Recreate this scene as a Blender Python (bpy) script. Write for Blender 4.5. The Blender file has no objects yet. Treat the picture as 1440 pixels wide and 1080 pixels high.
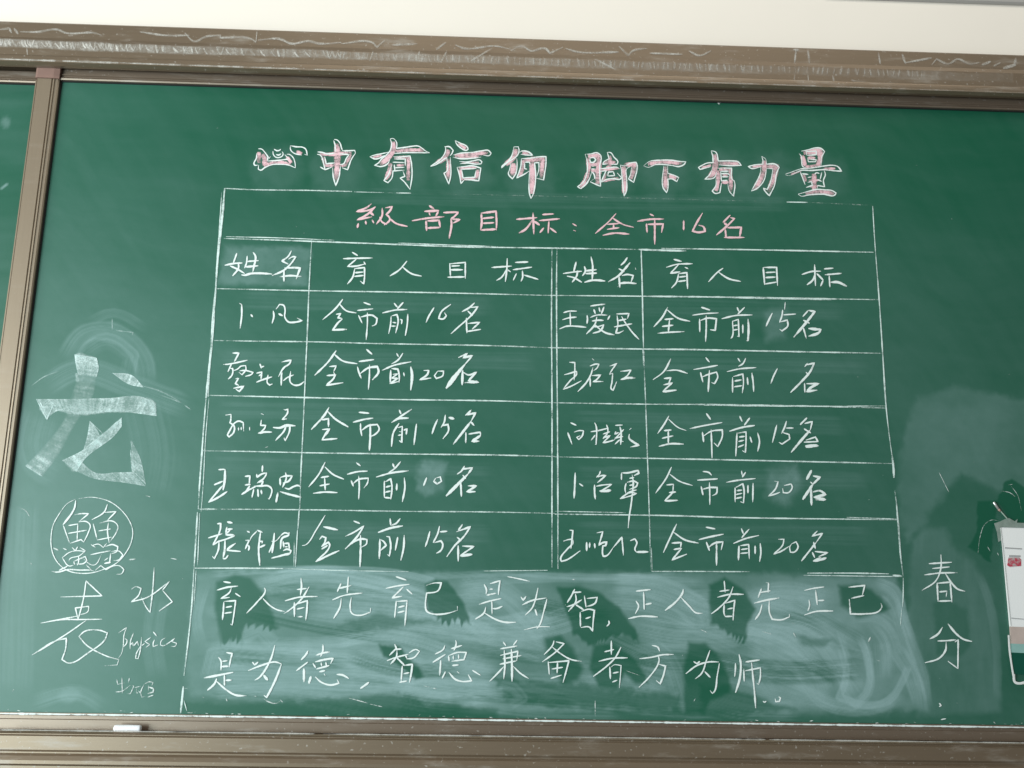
import bpy, math, random
import numpy as np
from mathutils import Matrix, Vector
random.seed(7); RNG = np.random.default_rng(7)
S = bpy.context.scene; COL = S.collection

# ------------------------------------------------------------------ camera
CX, CY = 720.0, 540.0
V_UP, V_SIDE = (819.0, -5685.0), (47900.0, 1626.0)          # vanishing points of the board's upright and level edges
FPX = math.sqrt(-((V_UP[0]-CX)*(V_SIDE[0]-CX) + (V_UP[1]-CY)*(V_SIDE[1]-CY)))
ax = np.array([V_SIDE[0]-CX, -(V_SIDE[1]-CY), -FPX]); ax /= np.linalg.norm(ax)
az = np.array([V_UP[0]-CX, -(V_UP[1]-CY), -FPX]); az /= np.linalg.norm(az)
ay = np.cross(az, ax)
M = np.stack([ax, ay, az], 1)                                # world -> camera
RW = M.T                                                     # camera -> world
CAM = np.array([0.0, -1.95, 1.15])
cd = bpy.data.cameras.new('camera'); cam = bpy.data.objects.new('camera', cd); COL.objects.link(cam)
cd.sensor_width = 36; cd.sensor_fit = 'HORIZONTAL'; cd.lens = FPX/1440*36; cd.clip_start = .02; cd.clip_end = 50
mw = Matrix([[*RW[0], CAM[0]], [*RW[1], CAM[1]], [*RW[2], CAM[2]], [0, 0, 0, 1]])
cam.matrix_world = mw
S.camera = cam

def P(px, py, Y=0.0):
    """point of the plane y=Y that is seen at pixel px,py of the photograph"""
    d = RW @ np.array([(px-CX)/FPX, -(py-CY)/FPX, -1.0])
    t = (Y-CAM[1])/d[1]
    return CAM + d*t
def to_px(X, Z, Y=0.0):
    q = np.stack([X-CAM[0], np.full_like(X, Y-CAM[1]), Z-CAM[2]])
    c = M @ q.reshape(3, -1)
    u = CX + FPX*c[0]/(-c[2]); v = CY - FPX*c[1]/(-c[2])
    return u.reshape(X.shape), v.reshape(X.shape)
def zat(py, Y=0.0, px=720): return float(P(px, py, Y)[2])
def xat(px, Y=0.0, py=420): return float(P(px, py, Y)[0])

# ------------------------------------------------------------------ light
W = bpy.data.worlds.new('World'); S.world = W; W.use_nodes = True
bg = W.node_tree.nodes['Background']; bg.inputs[0].default_value = (1.0, .97, .92, 1); bg.inputs[1].default_value = .16
def area(name, loc, aim, sx, sy, power, col):
    l = bpy.data.lights.new(name, 'AREA'); l.shape = 'RECTANGLE'; l.size = sx; l.size_y = sy; l.energy = power; l.color = col
    o = bpy.data.objects.new(name, l); COL.objects.link(o); o.location = loc
    o.rotation_euler = (Vector(aim)-Vector(loc)).to_track_quat('-Z', 'Y').to_euler()
area('window_light', (-3.6, -2.2, 1.5), (-.2, 0, 1.4), 2.6, 2.2, 118, (1.0, .962, .91))
area('window_light', (-2.7, -3.1, 1.0), (-.7, 0, 1.1), 2.2, 1.8, 112, (.74, .94, 1.0))
area('ceiling_light', (.5, -1.1, 3.5), (.3, 0, 1.6), 2.6, .6, 15, (1.0, .96, .88))
S.view_settings.view_transform = 'Standard'; S.view_settings.look = 'None'
S.view_settings.exposure = 0.0; S.view_settings.gamma = 1.0
try: S.view_settings.use_curve_mapping = False
except Exception: pass
S.cycles.max_bounces = 6; S.cycles.transparent_max_bounces = 24

# ------------------------------------------------------------------ materials
class NT:
    def __init__(s, name):
        s.m = bpy.data.materials.new(name); s.m.use_nodes = True; s.t = s.m.node_tree
        s.b = s.t.nodes['Principled BSDF']; s.out = s.t.nodes['Material Output']
    def n(s, kind, **kw):
        x = s.t.nodes.new(kind)
        for k, v in kw.items():
            if hasattr(x, k): setattr(x, k, v)
        return x
    def l(s, a, b): s.t.links.new(a, b)
    def val(s, v):
        x = s.n('ShaderNodeValue'); x.outputs[0].default_value = v; return x.outputs[0]
    def m2(s, op, a, b=None, c=None, clamp=False):
        x = s.n('ShaderNodeMath', operation=op); x.use_clamp = clamp
        for i, v in enumerate((a, b, c)):
            if v is None: continue
            if isinstance(v, (int, float)): x.inputs[i].default_value = v
            else: s.l(v, x.inputs[i])
        return x.outputs[0]
    def noise(s, scale, detail=2, rough=.5, vec=None, stretch=None):
        x = s.n('ShaderNodeTexNoise'); x.inputs['Scale'].default_value = scale; x.inputs['Detail'].default_value = detail
        x.inputs['Roughness'].default_value = rough
        if stretch is not None:
            mp = s.n('ShaderNodeMapping'); mp.inputs['Scale'].default_value = stretch
            s.l(s.pos(), mp.inputs[0]); s.l(mp.outputs[0], x.inputs[0])
        else: s.l(s.pos(), x.inputs[0])
        return x.outputs[0]
    def pos(s):
        if not hasattr(s, '_p'): s._p = s.n('ShaderNodeNewGeometry').outputs['Position']
        return s._p
    def ramp(s, f, a, b, lo=0.0, hi=1.0):
        x = s.n('ShaderNodeMapRange'); x.interpolation_type = 'SMOOTHSTEP'
        s.l(f, x.inputs[0])
        for i, v in zip((1, 2, 3, 4), (a, b, lo, hi)): x.inputs[i].default_value = v
        return x.outputs[0]
    def mix(s, f, a, b):
        x = s.n('ShaderNodeMix', data_type='RGBA')
        if isinstance(f, (int, float)): x.inputs[0].default_value = f
        else: s.l(f, x.inputs[0])
        for i, v in ((6, a), (7, b)):
            if isinstance(v, tuple): x.inputs[i].default_value = (*v, 1)
            else: s.l(v, x.inputs[i])
        return x.outputs[2]
    def attr(s, name): return s.n('ShaderNodeAttribute', attribute_name=name).outputs['Fac']
    def bump(s, h, strength, dist):
        x = s.n('ShaderNodeBump'); x.inputs['Strength'].default_value = strength; x.inputs['Distance'].default_value = dist
        s.l(h, x.inputs['Height']); s.l(x.outputs[0], s.b.inputs['Normal'])
    def base(s, c):
        if isinstance(c, tuple): s.b.inputs['Base Color'].default_value = (*c, 1)
        else: s.l(c, s.b.inputs['Base Color'])
    def set(s, **kw):
        for k, v in kw.items():
            i = s.b.inputs[k.replace('_', ' ')]
            if isinstance(v, (int, float)): i.default_value = v
            else: s.l(v, i)

def mat_board():
    t = NT('green_enamel')
    g = t.mix(t.ramp(t.noise(1.3, 3, .5), .3, .7), (.003, .096, .050), (.004, .109, .057))
    g = t.mix(t.m2('MULTIPLY', t.noise(260, 2, .6), .35), g, (.012, .090, .050))
    d = t.attr('dust')
    fine = t.noise(900, 2, .7)
    streak = t.noise(38, 5, .7)
    k = t.m2('MULTIPLY', d, t.m2('ADD', t.m2('MULTIPLY', fine, .5), t.m2('MULTIPLY_ADD', streak, .35, .58)), clamp=True)
    t.base(t.mix(k, g, (.47, .66, .68)))
    t.set(Roughness=t.m2('MULTIPLY_ADD', k, .3, .37), Specular_IOR_Level=.36)
    t.bump(t.noise(700, 2, .6), .12, .0006)
    return t.m
def mat_chalk(name, c1, c2, gain=1.0):
    t = NT(name)
    cov = t.attr('cover')
    n = t.m2('ADD', t.m2('MULTIPLY', t.noise(560, 3, .7), .70), t.m2('MULTIPLY', t.noise(170, 3, .6), .30))
    n = t.m2('MULTIPLY_ADD', n, 1.25, -.125)
    a = t.m2('SUBTRACT', t.m2('MULTIPLY', cov, 1.26*gain), n)
    a = t.ramp(a, -.22, .40)
    t.base(t.mix(t.noise(300, 2, .6), c1, c2))
    t.set(Roughness=.95, Specular_IOR_Level=.1, Alpha=a)
    return t.m
def mat_metal(name, c, metallic=.55, rough=.42, dust=0.0, axis='x'):
    t = NT(name)
    st = (1, 40, 40) if axis == 'x' else (40, 40, 1)
    br = t.noise(14, 4, .6, stretch=st)
    col = t.mix(br, tuple(v*.93 for v in c), tuple(min(1, v*1.08) for v in c))
    d = t.ramp(t.noise(9, 5, .65, stretch=(1, 3, 5)), .52, .78, 0, .5*dust)
    sp = t.ramp(t.noise(160, 2, .5), .66, .74, 0, .6*dust)
    k = t.m2('MAXIMUM', d, sp)
    t.base(t.mix(k, col, (.62, .60, .56)))
    t.set(Metallic=t.m2('MULTIPLY_ADD', k, -metallic, metallic), Roughness=t.m2('MULTIPLY_ADD', k, .3, rough))
    return t.m
def mat_plain(name, c, rough=.6, var=.12, scale=30, bump=0, spec=.4):
    t = NT(name)
    t.base(t.mix(t.noise(scale, 4, .6), tuple(v*(1-var) for v in c), tuple(min(1, v*(1+var)) for v in c)))
    t.set(Roughness=rough, Specular_IOR_Level=spec)
    if bump: t.bump(t.noise(scale*8, 3, .6), bump, .001)
    return t.m
MB = mat_board()
MW = mat_chalk('white_chalk', (.78, .88, .85), (.92, .97, .95))
MRULE = mat_chalk('thin_chalk', (.62, .80, .75), (.82, .93, .90), .95)
MP = mat_chalk('pink_chalk', (.84, .46, .52), (.94, .70, .73))
MPL = mat_chalk('pale_pink_chalk', (.86, .46, .52), (.94, .74, .75))
def mat_rub(name, c1, c2, sc=260):
    t = NT(name)
    n = t.m2('MULTIPLY', t.ramp(t.noise(sc, 4, .7), .28, .74, .5, 1.2), t.ramp(t.noise(38, 4, .65), .34, .60, .50, 1.12))
    t.base(t.mix(t.noise(300, 2, .6), c1, c2)); t.set(Roughness=.95, Specular_IOR_Level=.1, Alpha=t.m2('MULTIPLY', t.attr('cover'), n, clamp=True))
    return t.m
MS = mat_rub('rubbed_chalk', (.55, .76, .73), (.78, .90, .88), 330)
MG = mat_rub('smudged_chalk_and_highlight', (.60, .58, .53), (.80, .77, .71), 330)
MF = mat_metal('bronze_aluminium', (.235, .178, .122), .5, .40, .6)
MR = mat_metal('bronze_aluminium_rail', (.235, .180, .134), .5, .38, .5)
MV = mat_metal('bronze_aluminium_stile', (.285, .225, .16), .4, .42, .12, 'z')
MCAP = mat_plain('red_brown_plastic', (.27, .165, .135), .5, .2, 60)
MBLK = mat_plain('shade_black', (.012, .014, .014), .8, .3, 60)  # black used for painted shadow lines and the dark gap
MWALL = mat_plain('cream_wall_paint', (.92, .86, .775), .9, .03, 3, .15, .2)

# ------------------------------------------------------------------ objects
def link(name, me, parent=None, mats=()):
    o = bpy.data.objects.new(name, me); COL.objects.link(o)
    for m in mats: me.materials.append(m)
    if parent: o.parent = parent
    return o
def mesh(name, v, f): 
    me = bpy.data.meshes.new(name); me.from_pydata([tuple(map(float, p)) for p in v], [], f); me.validate(); me.update(); return me
def thing(name, label, cat, loc=(0, 0, 0), group=None):
    o = bpy.data.objects.new(name, None); COL.objects.link(o); o.empty_display_size = .05
    o['label'] = label; o['category'] = cat
    if group: o['group'] = group
    return o
def extrude(name, prof, a, b, mat, parent, axis='x', label=None):
    """prof: closed list of (y,z) swept along x, or (x,y) swept along z"""
    n = len(prof); v = []
    for e in (a, b):
        for p in prof: v.append((e, p[0], p[1]) if axis == 'x' else (p[0], p[1], e))
    f = [(i, (i+1) % n, (i+1) % n+n, i+n) for i in range(n)] + [tuple(range(n))[::-1], tuple(range(n, 2*n))]
    me = mesh(name, v, f)
    import bmesh
    bm = bmesh.new(); bm.from_mesh(me); bmesh.ops.recalc_face_normals(bm, faces=bm.faces); bm.to_mesh(me); bm.free()
    o = link(name, me, parent, [mat])
    if label: o['label'] = label
    return o
def arc(cy, cz, r, a0, a1, n=6):
    return [(cy+r*math.cos(math.radians(a0+(a1-a0)*i/n)), cz+r*math.sin(math.radians(a0+(a1-a0)*i/n))) for i in range(n+1)]

# --- chalk strokes: ribbons of chalk lying on a plane
def smooth(pts, step=2.2):
    pts = [np.array(p, float) for p in pts]
    if len(pts) == 1: pts = [pts[0], pts[0]+np.array([1.2, .6])]
    if len(pts) == 2:
        n = max(2, int(np.linalg.norm(pts[1]-pts[0])/step)+1)
        return [pts[0]+(pts[1]-pts[0])*i/(n-1) for i in range(n)] if n > 2 else pts
    tan = []
    for i, p in enumerate(pts):
        if i == 0: t = (pts[1]-p, pts[1]-p)
        elif i == len(pts)-1: t = (p-pts[-2], p-pts[-2])
        else:
            a, b = p-pts[i-1], pts[i+1]-p
            la, lb = np.linalg.norm(a)+1e-6, np.linalg.norm(b)+1e-6
            if float(a@b)/(la*lb) < .45: t = (a, b)           # a corner of the stroke
            else:
                d = a/la+b/lb; d /= np.linalg.norm(d)+1e-6; t = (d*la, d*lb)
        tan.append(t)
    out = []
    for i in range(len(pts)-1):
        p0, p1, m0, m1 = pts[i], pts[i+1], tan[i][1], tan[i+1][0]
        n = max(2, int(np.linalg.norm(p1-p0)/step)+1)
        for k in range(n):
            s = k/n; h = (2*s**3-3*s*s+1, s**3-2*s*s+s, -2*s**3+3*s*s, s**3-s*s)
            out.append(h[0]*p0+h[1]*m0+h[2]*p1+h[3]*m1)
    out.append(pts[-1]); return out
ROWS = ((-1, 0.0, .35), (-.62, .9, .8), (0, 1.0, 1.0), (.62, .9, .8), (1, 0.0, .35))
class Chalk:
    layer = 0
    def __init__(s): s.v = []; s.f = []; s.c = []; s.mi = []
    def ribbon(s, pts, w, cover=1.0, mi=0, Y=0.0, taper=.45, rough=.14, step=2.2):
        pts = smooth(pts, step); n = len(pts); Chalk.layer = (Chalk.layer+1) % 9
        lift = .00035+.00006*Chalk.layer+(0 if mi == 0 else -.0002)
        L = np.array(pts); d = np.gradient(L, axis=0); d /= (np.linalg.norm(d, axis=1)[:, None]+1e-6)
        nn = np.stack([-d[:, 1], d[:, 0]], 1); b0 = len(s.v)
        wob = 1.0; cv = random.uniform(.88, 1.1)
        ph = random.uniform(0, 9)
        for i in range(n):
            e = min(i, n-1-i)/max(1, (n-1)*.18); tp = taper+(1-taper)*min(1, e)
            wob += (1-wob)*.3+random.uniform(-rough, rough)
            hw = max(.3, w*.62*tp*wob)
            ci = cover*cv*(.90+.12*math.sin(ph+i*.45)+random.uniform(-.13, .10))*(.72+.28*min(1, e))
            for off, cc, h in ROWS:
                q = L[i]+nn[i]*hw*off
                p = P(q[0], q[1], Y); s.v.append((p[0], Y-lift-.00035*h, p[2])); s.c.append(cc*ci)
        k = len(ROWS)
        for i in range(n-1):
            for j in range(k-1):
                a = b0+i*k+j; s.f.append((a, a+1, a+k+1, a+k)); s.mi.append(mi)
    def swath(s, A, B, cover=.6, mi=0, Y=0.0, rows=7, edge=(1.3, 1.15)):
        A = smooth(A, 3); B = smooth(B, 3); n = max(len(A), len(B))
        A = np.array([A[int(i*(len(A)-1)/(n-1)+.5)] for i in range(n)]); B = np.array([B[int(i*(len(B)-1)/(n-1)+.5)] for i in range(n)])
        Chalk.layer = (Chalk.layer+1) % 9; b0 = len(s.v); lift = .0003+.00006*Chalk.layer
        for i in range(n):
            hatch = random.uniform(.62, 1.2)*(.85+.3*random.random())
            cvi = cover[min(len(cover)-1, int(i/n*len(cover)))] if isinstance(cover, (list, tuple)) else cover
            for j in range(rows):
                q = A[i]+(B[i]-A[i])*j/(rows-1); p = P(q[0], q[1], Y); s.v.append((p[0], Y-lift, p[2]))
                c = cvi*hatch*(edge[0] if j == 0 else edge[1] if j == rows-1 else random.uniform(.72, 1.1))
                s.c.append(c)
        for i in range(n-1):
            for j in range(rows-1):
                a = b0+i*rows+j; s.f.append((a, a+1, a+rows+1, a+rows)); s.mi.append(mi)
    def build(s, name, parent, mats=(MW,)):
        me = mesh(name, s.v, s.f)
        at = me.attributes.new('cover', 'FLOAT', 'POINT')
        if len(me.vertices) == len(s.c): at.data.foreach_set('value', s.c)
        me.polygons.foreach_set('use_smooth', [True]*len(me.polygons))
        o = link(name, me, parent, mats)
        if len(me.polygons) == len(s.mi): me.polygons.foreach_set('material_index', s.mi)
        return o
def parse(txt, x0, y0, sc):
    out = []
    for st in txt.split(';'):
        st = st.strip()
        if not st: continue
        w = None; mi = 0
        if ':' in st:
            h, st = st.split(':'); h = h.strip()
            if h.startswith('p'): mi = 1; h = h[1:]
            if h: w = float(h)
        out.append((mi, w, [(x0+float(a.split(',')[0])/sc, y0+float(a.split(',')[1])/sc) for a in st.split()]))
    return out
def write(parent, x0, y0, sc, chars, w=2.4, cover=1.0, mats=(MW,), name='chalk_character', Y=0.0):
    for ch in chars.strip().split('|'):
        c = Chalk()
        for mi, ww, pts in parse(ch, x0, y0, sc):
            if mi: c.ribbon(pts, (ww or 5)*1.25, .70, 1, Y, taper=.8)
            else: c.ribbon(pts, (ww or w), cover*(1.0 if mi == 0 else .6), 0, Y)
        c.build(name, parent, mats)
def text_part(name, parent, label):
    o = bpy.data.objects.new(name, None); COL.objects.link(o); o.parent = parent; o['label'] = label; return o

#==STRUCTURE==
# wall
zt = zat(54.8, -.030)
wall = link('wall', mesh('wall', [(-2.6, .07, -.2), (2.6, .07, -.2), (2.6, .07, 3.1), (-2.6, .07, 3.1)], [(0, 1, 2, 3)]), None, [MWALL]); wall['kind'] = 'structure'
# outer frame
XL, XR = -1.75, 1.75
frame = thing('board_frame', 'bronze aluminium outer frame with chalk scribbles around the sliding green boards', 'frame')
def zz(py, Y): return zat(py, Y)
YF = -.026
z0, z1, z2, z3, z4 = zz(54.8, YF), zz(75, YF), zz(80, YF-.003), zz(103, YF-.003), zz(109.5, YF-.004)
prof = [(.068, z0+.004), (YF+.004, z0+.004), (YF, z0), (YF, z1), (YF-.0035, z2), (YF-.0035, z3+.004)]
prof[-1] = (YF-.0035, z3+.0062); prof += [(YF-.0066, z3+.0036)]
prof += [(YF-.0066-.0012*math.sin(a), z3+.0036-(z3+.0036-z4)*(1-math.cos(a))/1.0) for a in [math.radians(x) for x in (15, 35, 60, 90)]]
prof += [(YF+.001, z4-.0035), (YF+.010, z4-.003), (YF+.010, z4+.012), (.068, z4+.012)]
extrude('top_rail', prof, XL, XR, MF, frame)
# bottom track
b0 = zz(1036.5, YF-.004)
zb = lambda py: zz(py, YF-.004)
prof = [(.068, b0-.001), (-.0072, b0-.0005), (-.012, b0-.002), (-.017, b0), (YF-.002, b0), (YF-.005, zb(1038.5)), (YF-.003, zb(1040)), (YF-.003, zb(1041)), (YF-.007, zb(1043)), (YF-.007, zb(1062)), (YF-.004, zb(1065)),
        (YF-.004, zb(1067)), (YF-.010, zb(1070)), (YF-.013, zb(1076)), (YF-.013, zb(1081)), (YF-.009, zb(1084)), (YF-.009, zb(1110)), (.068, zb(1110))]
extrude('bottom_rail', prof, XL, XR, MF, frame)
extrude('backing', [(.069, b0-.05), (.060, b0-.05), (.060, z0-.02), (.069, z0-.02)], XL, XR, MBLK, frame)  # black sheet stands in for the shaded void behind the gap

def board_panel(x0, x1, Y, dustfn, step, label, stile=None, grow=0):
    t = thing('sliding_chalkboard', label, 'chalkboard', group='green chalkboards sliding in the frame')
    return t
ztop, zbot = zat(134.5), zat(1010.5)
main = thing('sliding_chalkboard', 'large green chalkboard filled with a handwritten chalk table and pink title', 'chalkboard')
side = thing('sliding_chalkboard', 'plain green chalkboard partly seen left of the upright metal stile', 'chalkboard')
YS = .016                                                     # the left board slides behind
xs0, xs1 = xat(11.5), xat(47.5)
def rails(t, x0, x1, Y, ztop, zbot):
    h = zat(117.5, -.006)-zat(134, -.006)
    pr = [(Y+.012, ztop+h), (Y-.004, ztop+h), (Y-.004, ztop+h*.52), (Y-.0065, ztop+h*.48), (Y-.0065, ztop+h*.40), (Y-.0045, ztop+h*.36), (Y-.0045, ztop+h*.26), (Y-.0075, ztop+h*.22), (Y-.0085, ztop+h*.1), (Y-.007, ztop), (Y+.012, ztop)]
    extrude('top_edge', pr, x0, x1, MR, t)
    g = zat(1013, -.004)-zat(1036, -.004)
    pr = [(Y+.012, zbot), (Y-.006, zbot), (Y-.0065, zbot-g*.12), (Y-.0045, zbot-g*.16), (Y-.0045, zbot-g*.36), (Y-.007, zbot-g*.40), (Y-.007, zbot-g*1.0), (Y+.012, zbot-g*1.0)]
    extrude('bottom_edge', pr, x0, x1, MR, t)
    extrude('shadow_strip', [(Y+.004, ztop), (Y-.0022, ztop), (Y-.0022, ztop-.0022), (Y+.004, ztop-.0022)], x0, x1, MBLK, t)  # black strip paints the shadow line under the top edge
rails(main, xs1, 1.70, 0, ztop, zbot)
rails(side, -1.70, xs0-.002, YS, ztop, zbot)
# stile
X = lambda px: xat(px)
pr = [(X(11.5), .012), (X(11.5), -.006), (X(13.2), -.006), (X(13.3), .002), (X(15.4), .002), (X(15.6), -.011), (X(16.4), -.012), (X(36.8), -.012), (X(37.4), -.0095), (X(38.8), -.0095),
      (X(39.2), -.012), (X(41), -.0122), (X(41.6), -.010), (X(45.5), -.010), (X(47.2), -.008), (X(47.5), .012)]
h = zat(117.5, -.006)-zat(134, -.006)
extrude('stile', pr, zbot-.028, ztop-.001, MV, main, 'z')
extrude('shadow_strip', [(X(47.5), .004), (X(47.5), -.003), (X(49.3), -.0025), (X(49.3), .004)], zbot, ztop, MBLK, main, 'z')  # black strip paints the shadow line beside the stile
cp = [(X(11), .013), (X(11), -.007), (X(13.2), -.0135), (X(16), -.0145), (X(40), -.0145), (X(48), -.0125), (X(48), .013)]
extrude('corner_cap', cp, ztop-.0005, ztop+h, MCAP, main, 'z', 'red-brown plastic corner cap')
#==BOARD_SURFACE==
def lattice(seed): return np.random.default_rng(seed).random((256, 256))
_L = {}
def vn(x, y, seed=0):
    if seed not in _L: _L[seed] = lattice(seed+100)
    T = _L[seed]; xi = np.floor(x).astype(int); yi = np.floor(y).astype(int); fx = x-xi; fy = y-yi
    fx = fx*fx*(3-2*fx); fy = fy*fy*(3-2*fy)
    g = lambda a, b: T[a & 255, b & 255]
    return (g(xi, yi)*(1-fx)+g(xi+1, yi)*fx)*(1-fy)+(g(xi, yi+1)*(1-fx)+g(xi+1, yi+1)*fx)*fy
def fbm(x, y, seed, o=4):
    r = 0; a = .5; s = 0
    for i in range(o): r = r+a*vn(x*2**i, y*2**i, seed+i); s += a; a *= .55
    return r/s
def sstep(x, a, b):
    t = np.clip((x-a)/(b-a), 0, 1); return t*t*(3-2*t)
def surface(name, parent, x0, x1, za, zb_, Y, step, paint):
    nx = int((x1-x0)/step)+1; nz = int((zb_-za)/step)+1
    gx, gz = np.meshgrid(np.linspace(x0, x1, nx), np.linspace(za, zb_, nz))
    u, v = to_px(gx, gz, Y)
    dust = paint(u, v)
    me = bpy.data.meshes.new(name)
    co = np.stack([gx, np.full_like(gx, Y), gz], -1).reshape(-1, 3)
    idx = np.arange(nx*nz).reshape(nz, nx)
    q = np.stack([idx[:-1, :-1], idx[:-1, 1:], idx[1:, 1:], idx[1:, :-1]], -1).reshape(-1)
    me.vertices.add(nx*nz); me.vertices.foreach_set('co', co.ravel().astype(np.float32))
    nf = (nx-1)*(nz-1); me.loops.add(nf*4); me.loops.foreach_set('vertex_index', q.astype(np.int32))
    me.polygons.add(nf); me.polygons.foreach_set('loop_start', (np.arange(nf)*4).astype(np.int32))
    me.update(calc_edges=True)
    at = me.attributes.new('dust', 'FLOAT', 'POINT'); at.data.foreach_set('value', dust.ravel().astype(np.float32))
    return link(name, me, parent, [MB])
class Paint:
    def __init__(s, u, v): s.u = u; s.v = v; s.d = np.zeros_like(u)
    def win(s, x0, y0, x1, y1):
        u0 = s.u; m = (u0 > x0) & (u0 < x1) & (s.v > y0) & (s.v < y1)
        r = np.where(m.any(1))[0]; c = np.where(m.any(0))[0]
        if len(r) == 0: return None
        return (slice(r[0], r[-1]+1), slice(c[0], c[-1]+1))
    def near(s, pts, pad):
        P_ = np.array(smooth(pts, 12)); 
        w = s.win(P_[:, 0].min()-pad, P_[:, 1].min()-pad, P_[:, 0].max()+pad, P_[:, 1].max()+pad)
        if w is None: return None
        U, V = s.u[w], s.v[w]; best = np.full(U.shape, 1e9); sg = np.zeros_like(U); tt = np.zeros_like(U); acc = 0
        for a, b in zip(P_[:-1], P_[1:]):
            d = b-a; L = np.hypot(*d)+1e-6; d = d/L
            t = np.clip((U-a[0])*d[0]+(V-a[1])*d[1], 0, L); qx = U-a[0]-d[0]*t; qy = V-a[1]-d[1]*t
            D = np.hypot(qx, qy); m = D < best
            best = np.where(m, D, best); sg = np.where(m, np.sign(qx*-d[1]+qy*d[0])*D, sg); tt = np.where(m, acc+t, tt); acc += L
        return w, best, sg, tt, acc
    def brush(s, pts, width, amp, seed=0, grain=.6, soft=.35, ends=(30, 30), freq=.35):
        r = s.near(pts, width+4)
        if r is None: return
        w, D, sg, t, L = r; U, V = s.u[w], s.v[w]
        hw = width/2*(1+.16*(vn(t/22, t*0+seed, seed)-.5))
        prof = 1-sstep(D/hw, 1-soft, 1.0)
        br = .36*vn(sg*freq*.8+seed*7.7, t/260, seed+3)+.34*vn(sg*freq*2.1+3+t*.012, t/230, seed+5)+.30*vn(sg*freq*3.7+9-t*.01, t/190, seed+7)
        br = np.clip((br-.5)*2.3+.5, 0, 1)
        cap = sstep(t, 0, ends[0])*(1-sstep(t, L-ends[1], L)) if L > ends[0]+ends[1] else 1
        on = (t > .01) & (t < L-.01)
        g = (1-grain)+grain*br*1.3
        s.d[w] = s.d[w]+amp*prof*g*cap*on if amp > 0 else s.d[w]*(1+amp*prof*np.clip(br*1.4, 0, 1)*cap*on)
    def wipe(s, poly, keep=.12, soft=7, rag=7, seed=0, bottom=0):
        p = np.array(poly, float); pad = 20
        w = s.win(p[:, 0].min()-pad, p[:, 1].min()-pad, p[:, 0].max()+pad, p[:, 1].max()+pad)
        if w is None: return
        U, V = s.u[w], s.v[w]
        U = U+rag*(fbm(U/16, V/16, seed, 3)-.5)*1.6
        cyp = p[:, 1].mean(); V2 = V+rag*(fbm(U/14+9, V/14, seed+2, 3)-.5)*1.2+bottom*1.5*sstep(V, cyp, p[:, 1].max())*((.25+.55*vn(U/13, V/90, seed+8))*np.abs(((U+.35*V+26*vn(U/19, V/70, seed+6))/10.5) % 1-.5)*2+.5*vn(U/3.4, V/60, seed+5)-.38)
        inside = np.zeros(U.shape, bool); D = np.full(U.shape, 1e9)
        for a, b in zip(p, np.roll(p, -1, 0)):
            d = b-a; L2 = d@d+1e-9; t = np.clip(((U-a[0])*d[0]+(V2-a[1])*d[1])/L2, 0, 1)
            D = np.minimum(D, np.hypot(U-a[0]-d[0]*t, V2-a[1]-d[1]*t))
            c = ((a[1] > V2) != (b[1] > V2)) & (U < (b[0]-a[0])*(V2-a[1])/(b[1]-a[1]+1e-9)+a[0]); inside ^= c
        sd = np.where(inside, D, -D); m = sstep(sd, -soft*.5, soft*.5)
        s.d[w] = s.d[w]*(1-m*(1-keep))
    def fill(s, poly, amp, soft=10, rag=6, seed=0, tex=(40, 6), contrast=.8):
        k = s.d; s.d = np.ones_like(k); s.wipe(poly, 0, soft, rag, seed); m = 1-s.d; s.d = k
        n = fbm(s.u/tex[0], s.v/tex[1], seed+11, 4)
        s.d = s.d+m*amp*(1-contrast/2+contrast*(np.clip((n-.5)*2.2+.5, 0, 1)))
    def blob(s, x, y, rx, ry, amp, seed=0, p=1.0):
        w = s.win(x-rx*1.3, y-ry*1.3, x+rx*1.3, y+ry*1.3)
        if w is None: return
        U, V = s.u[w], s.v[w]; r = np.hypot((U-x)/rx, (V-y)/ry)+.5*(fbm(U/18, V/18, seed, 3)-.5)
        s.d[w] = s.d[w]+amp*(1-sstep(r, .35, 1.0))
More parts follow.
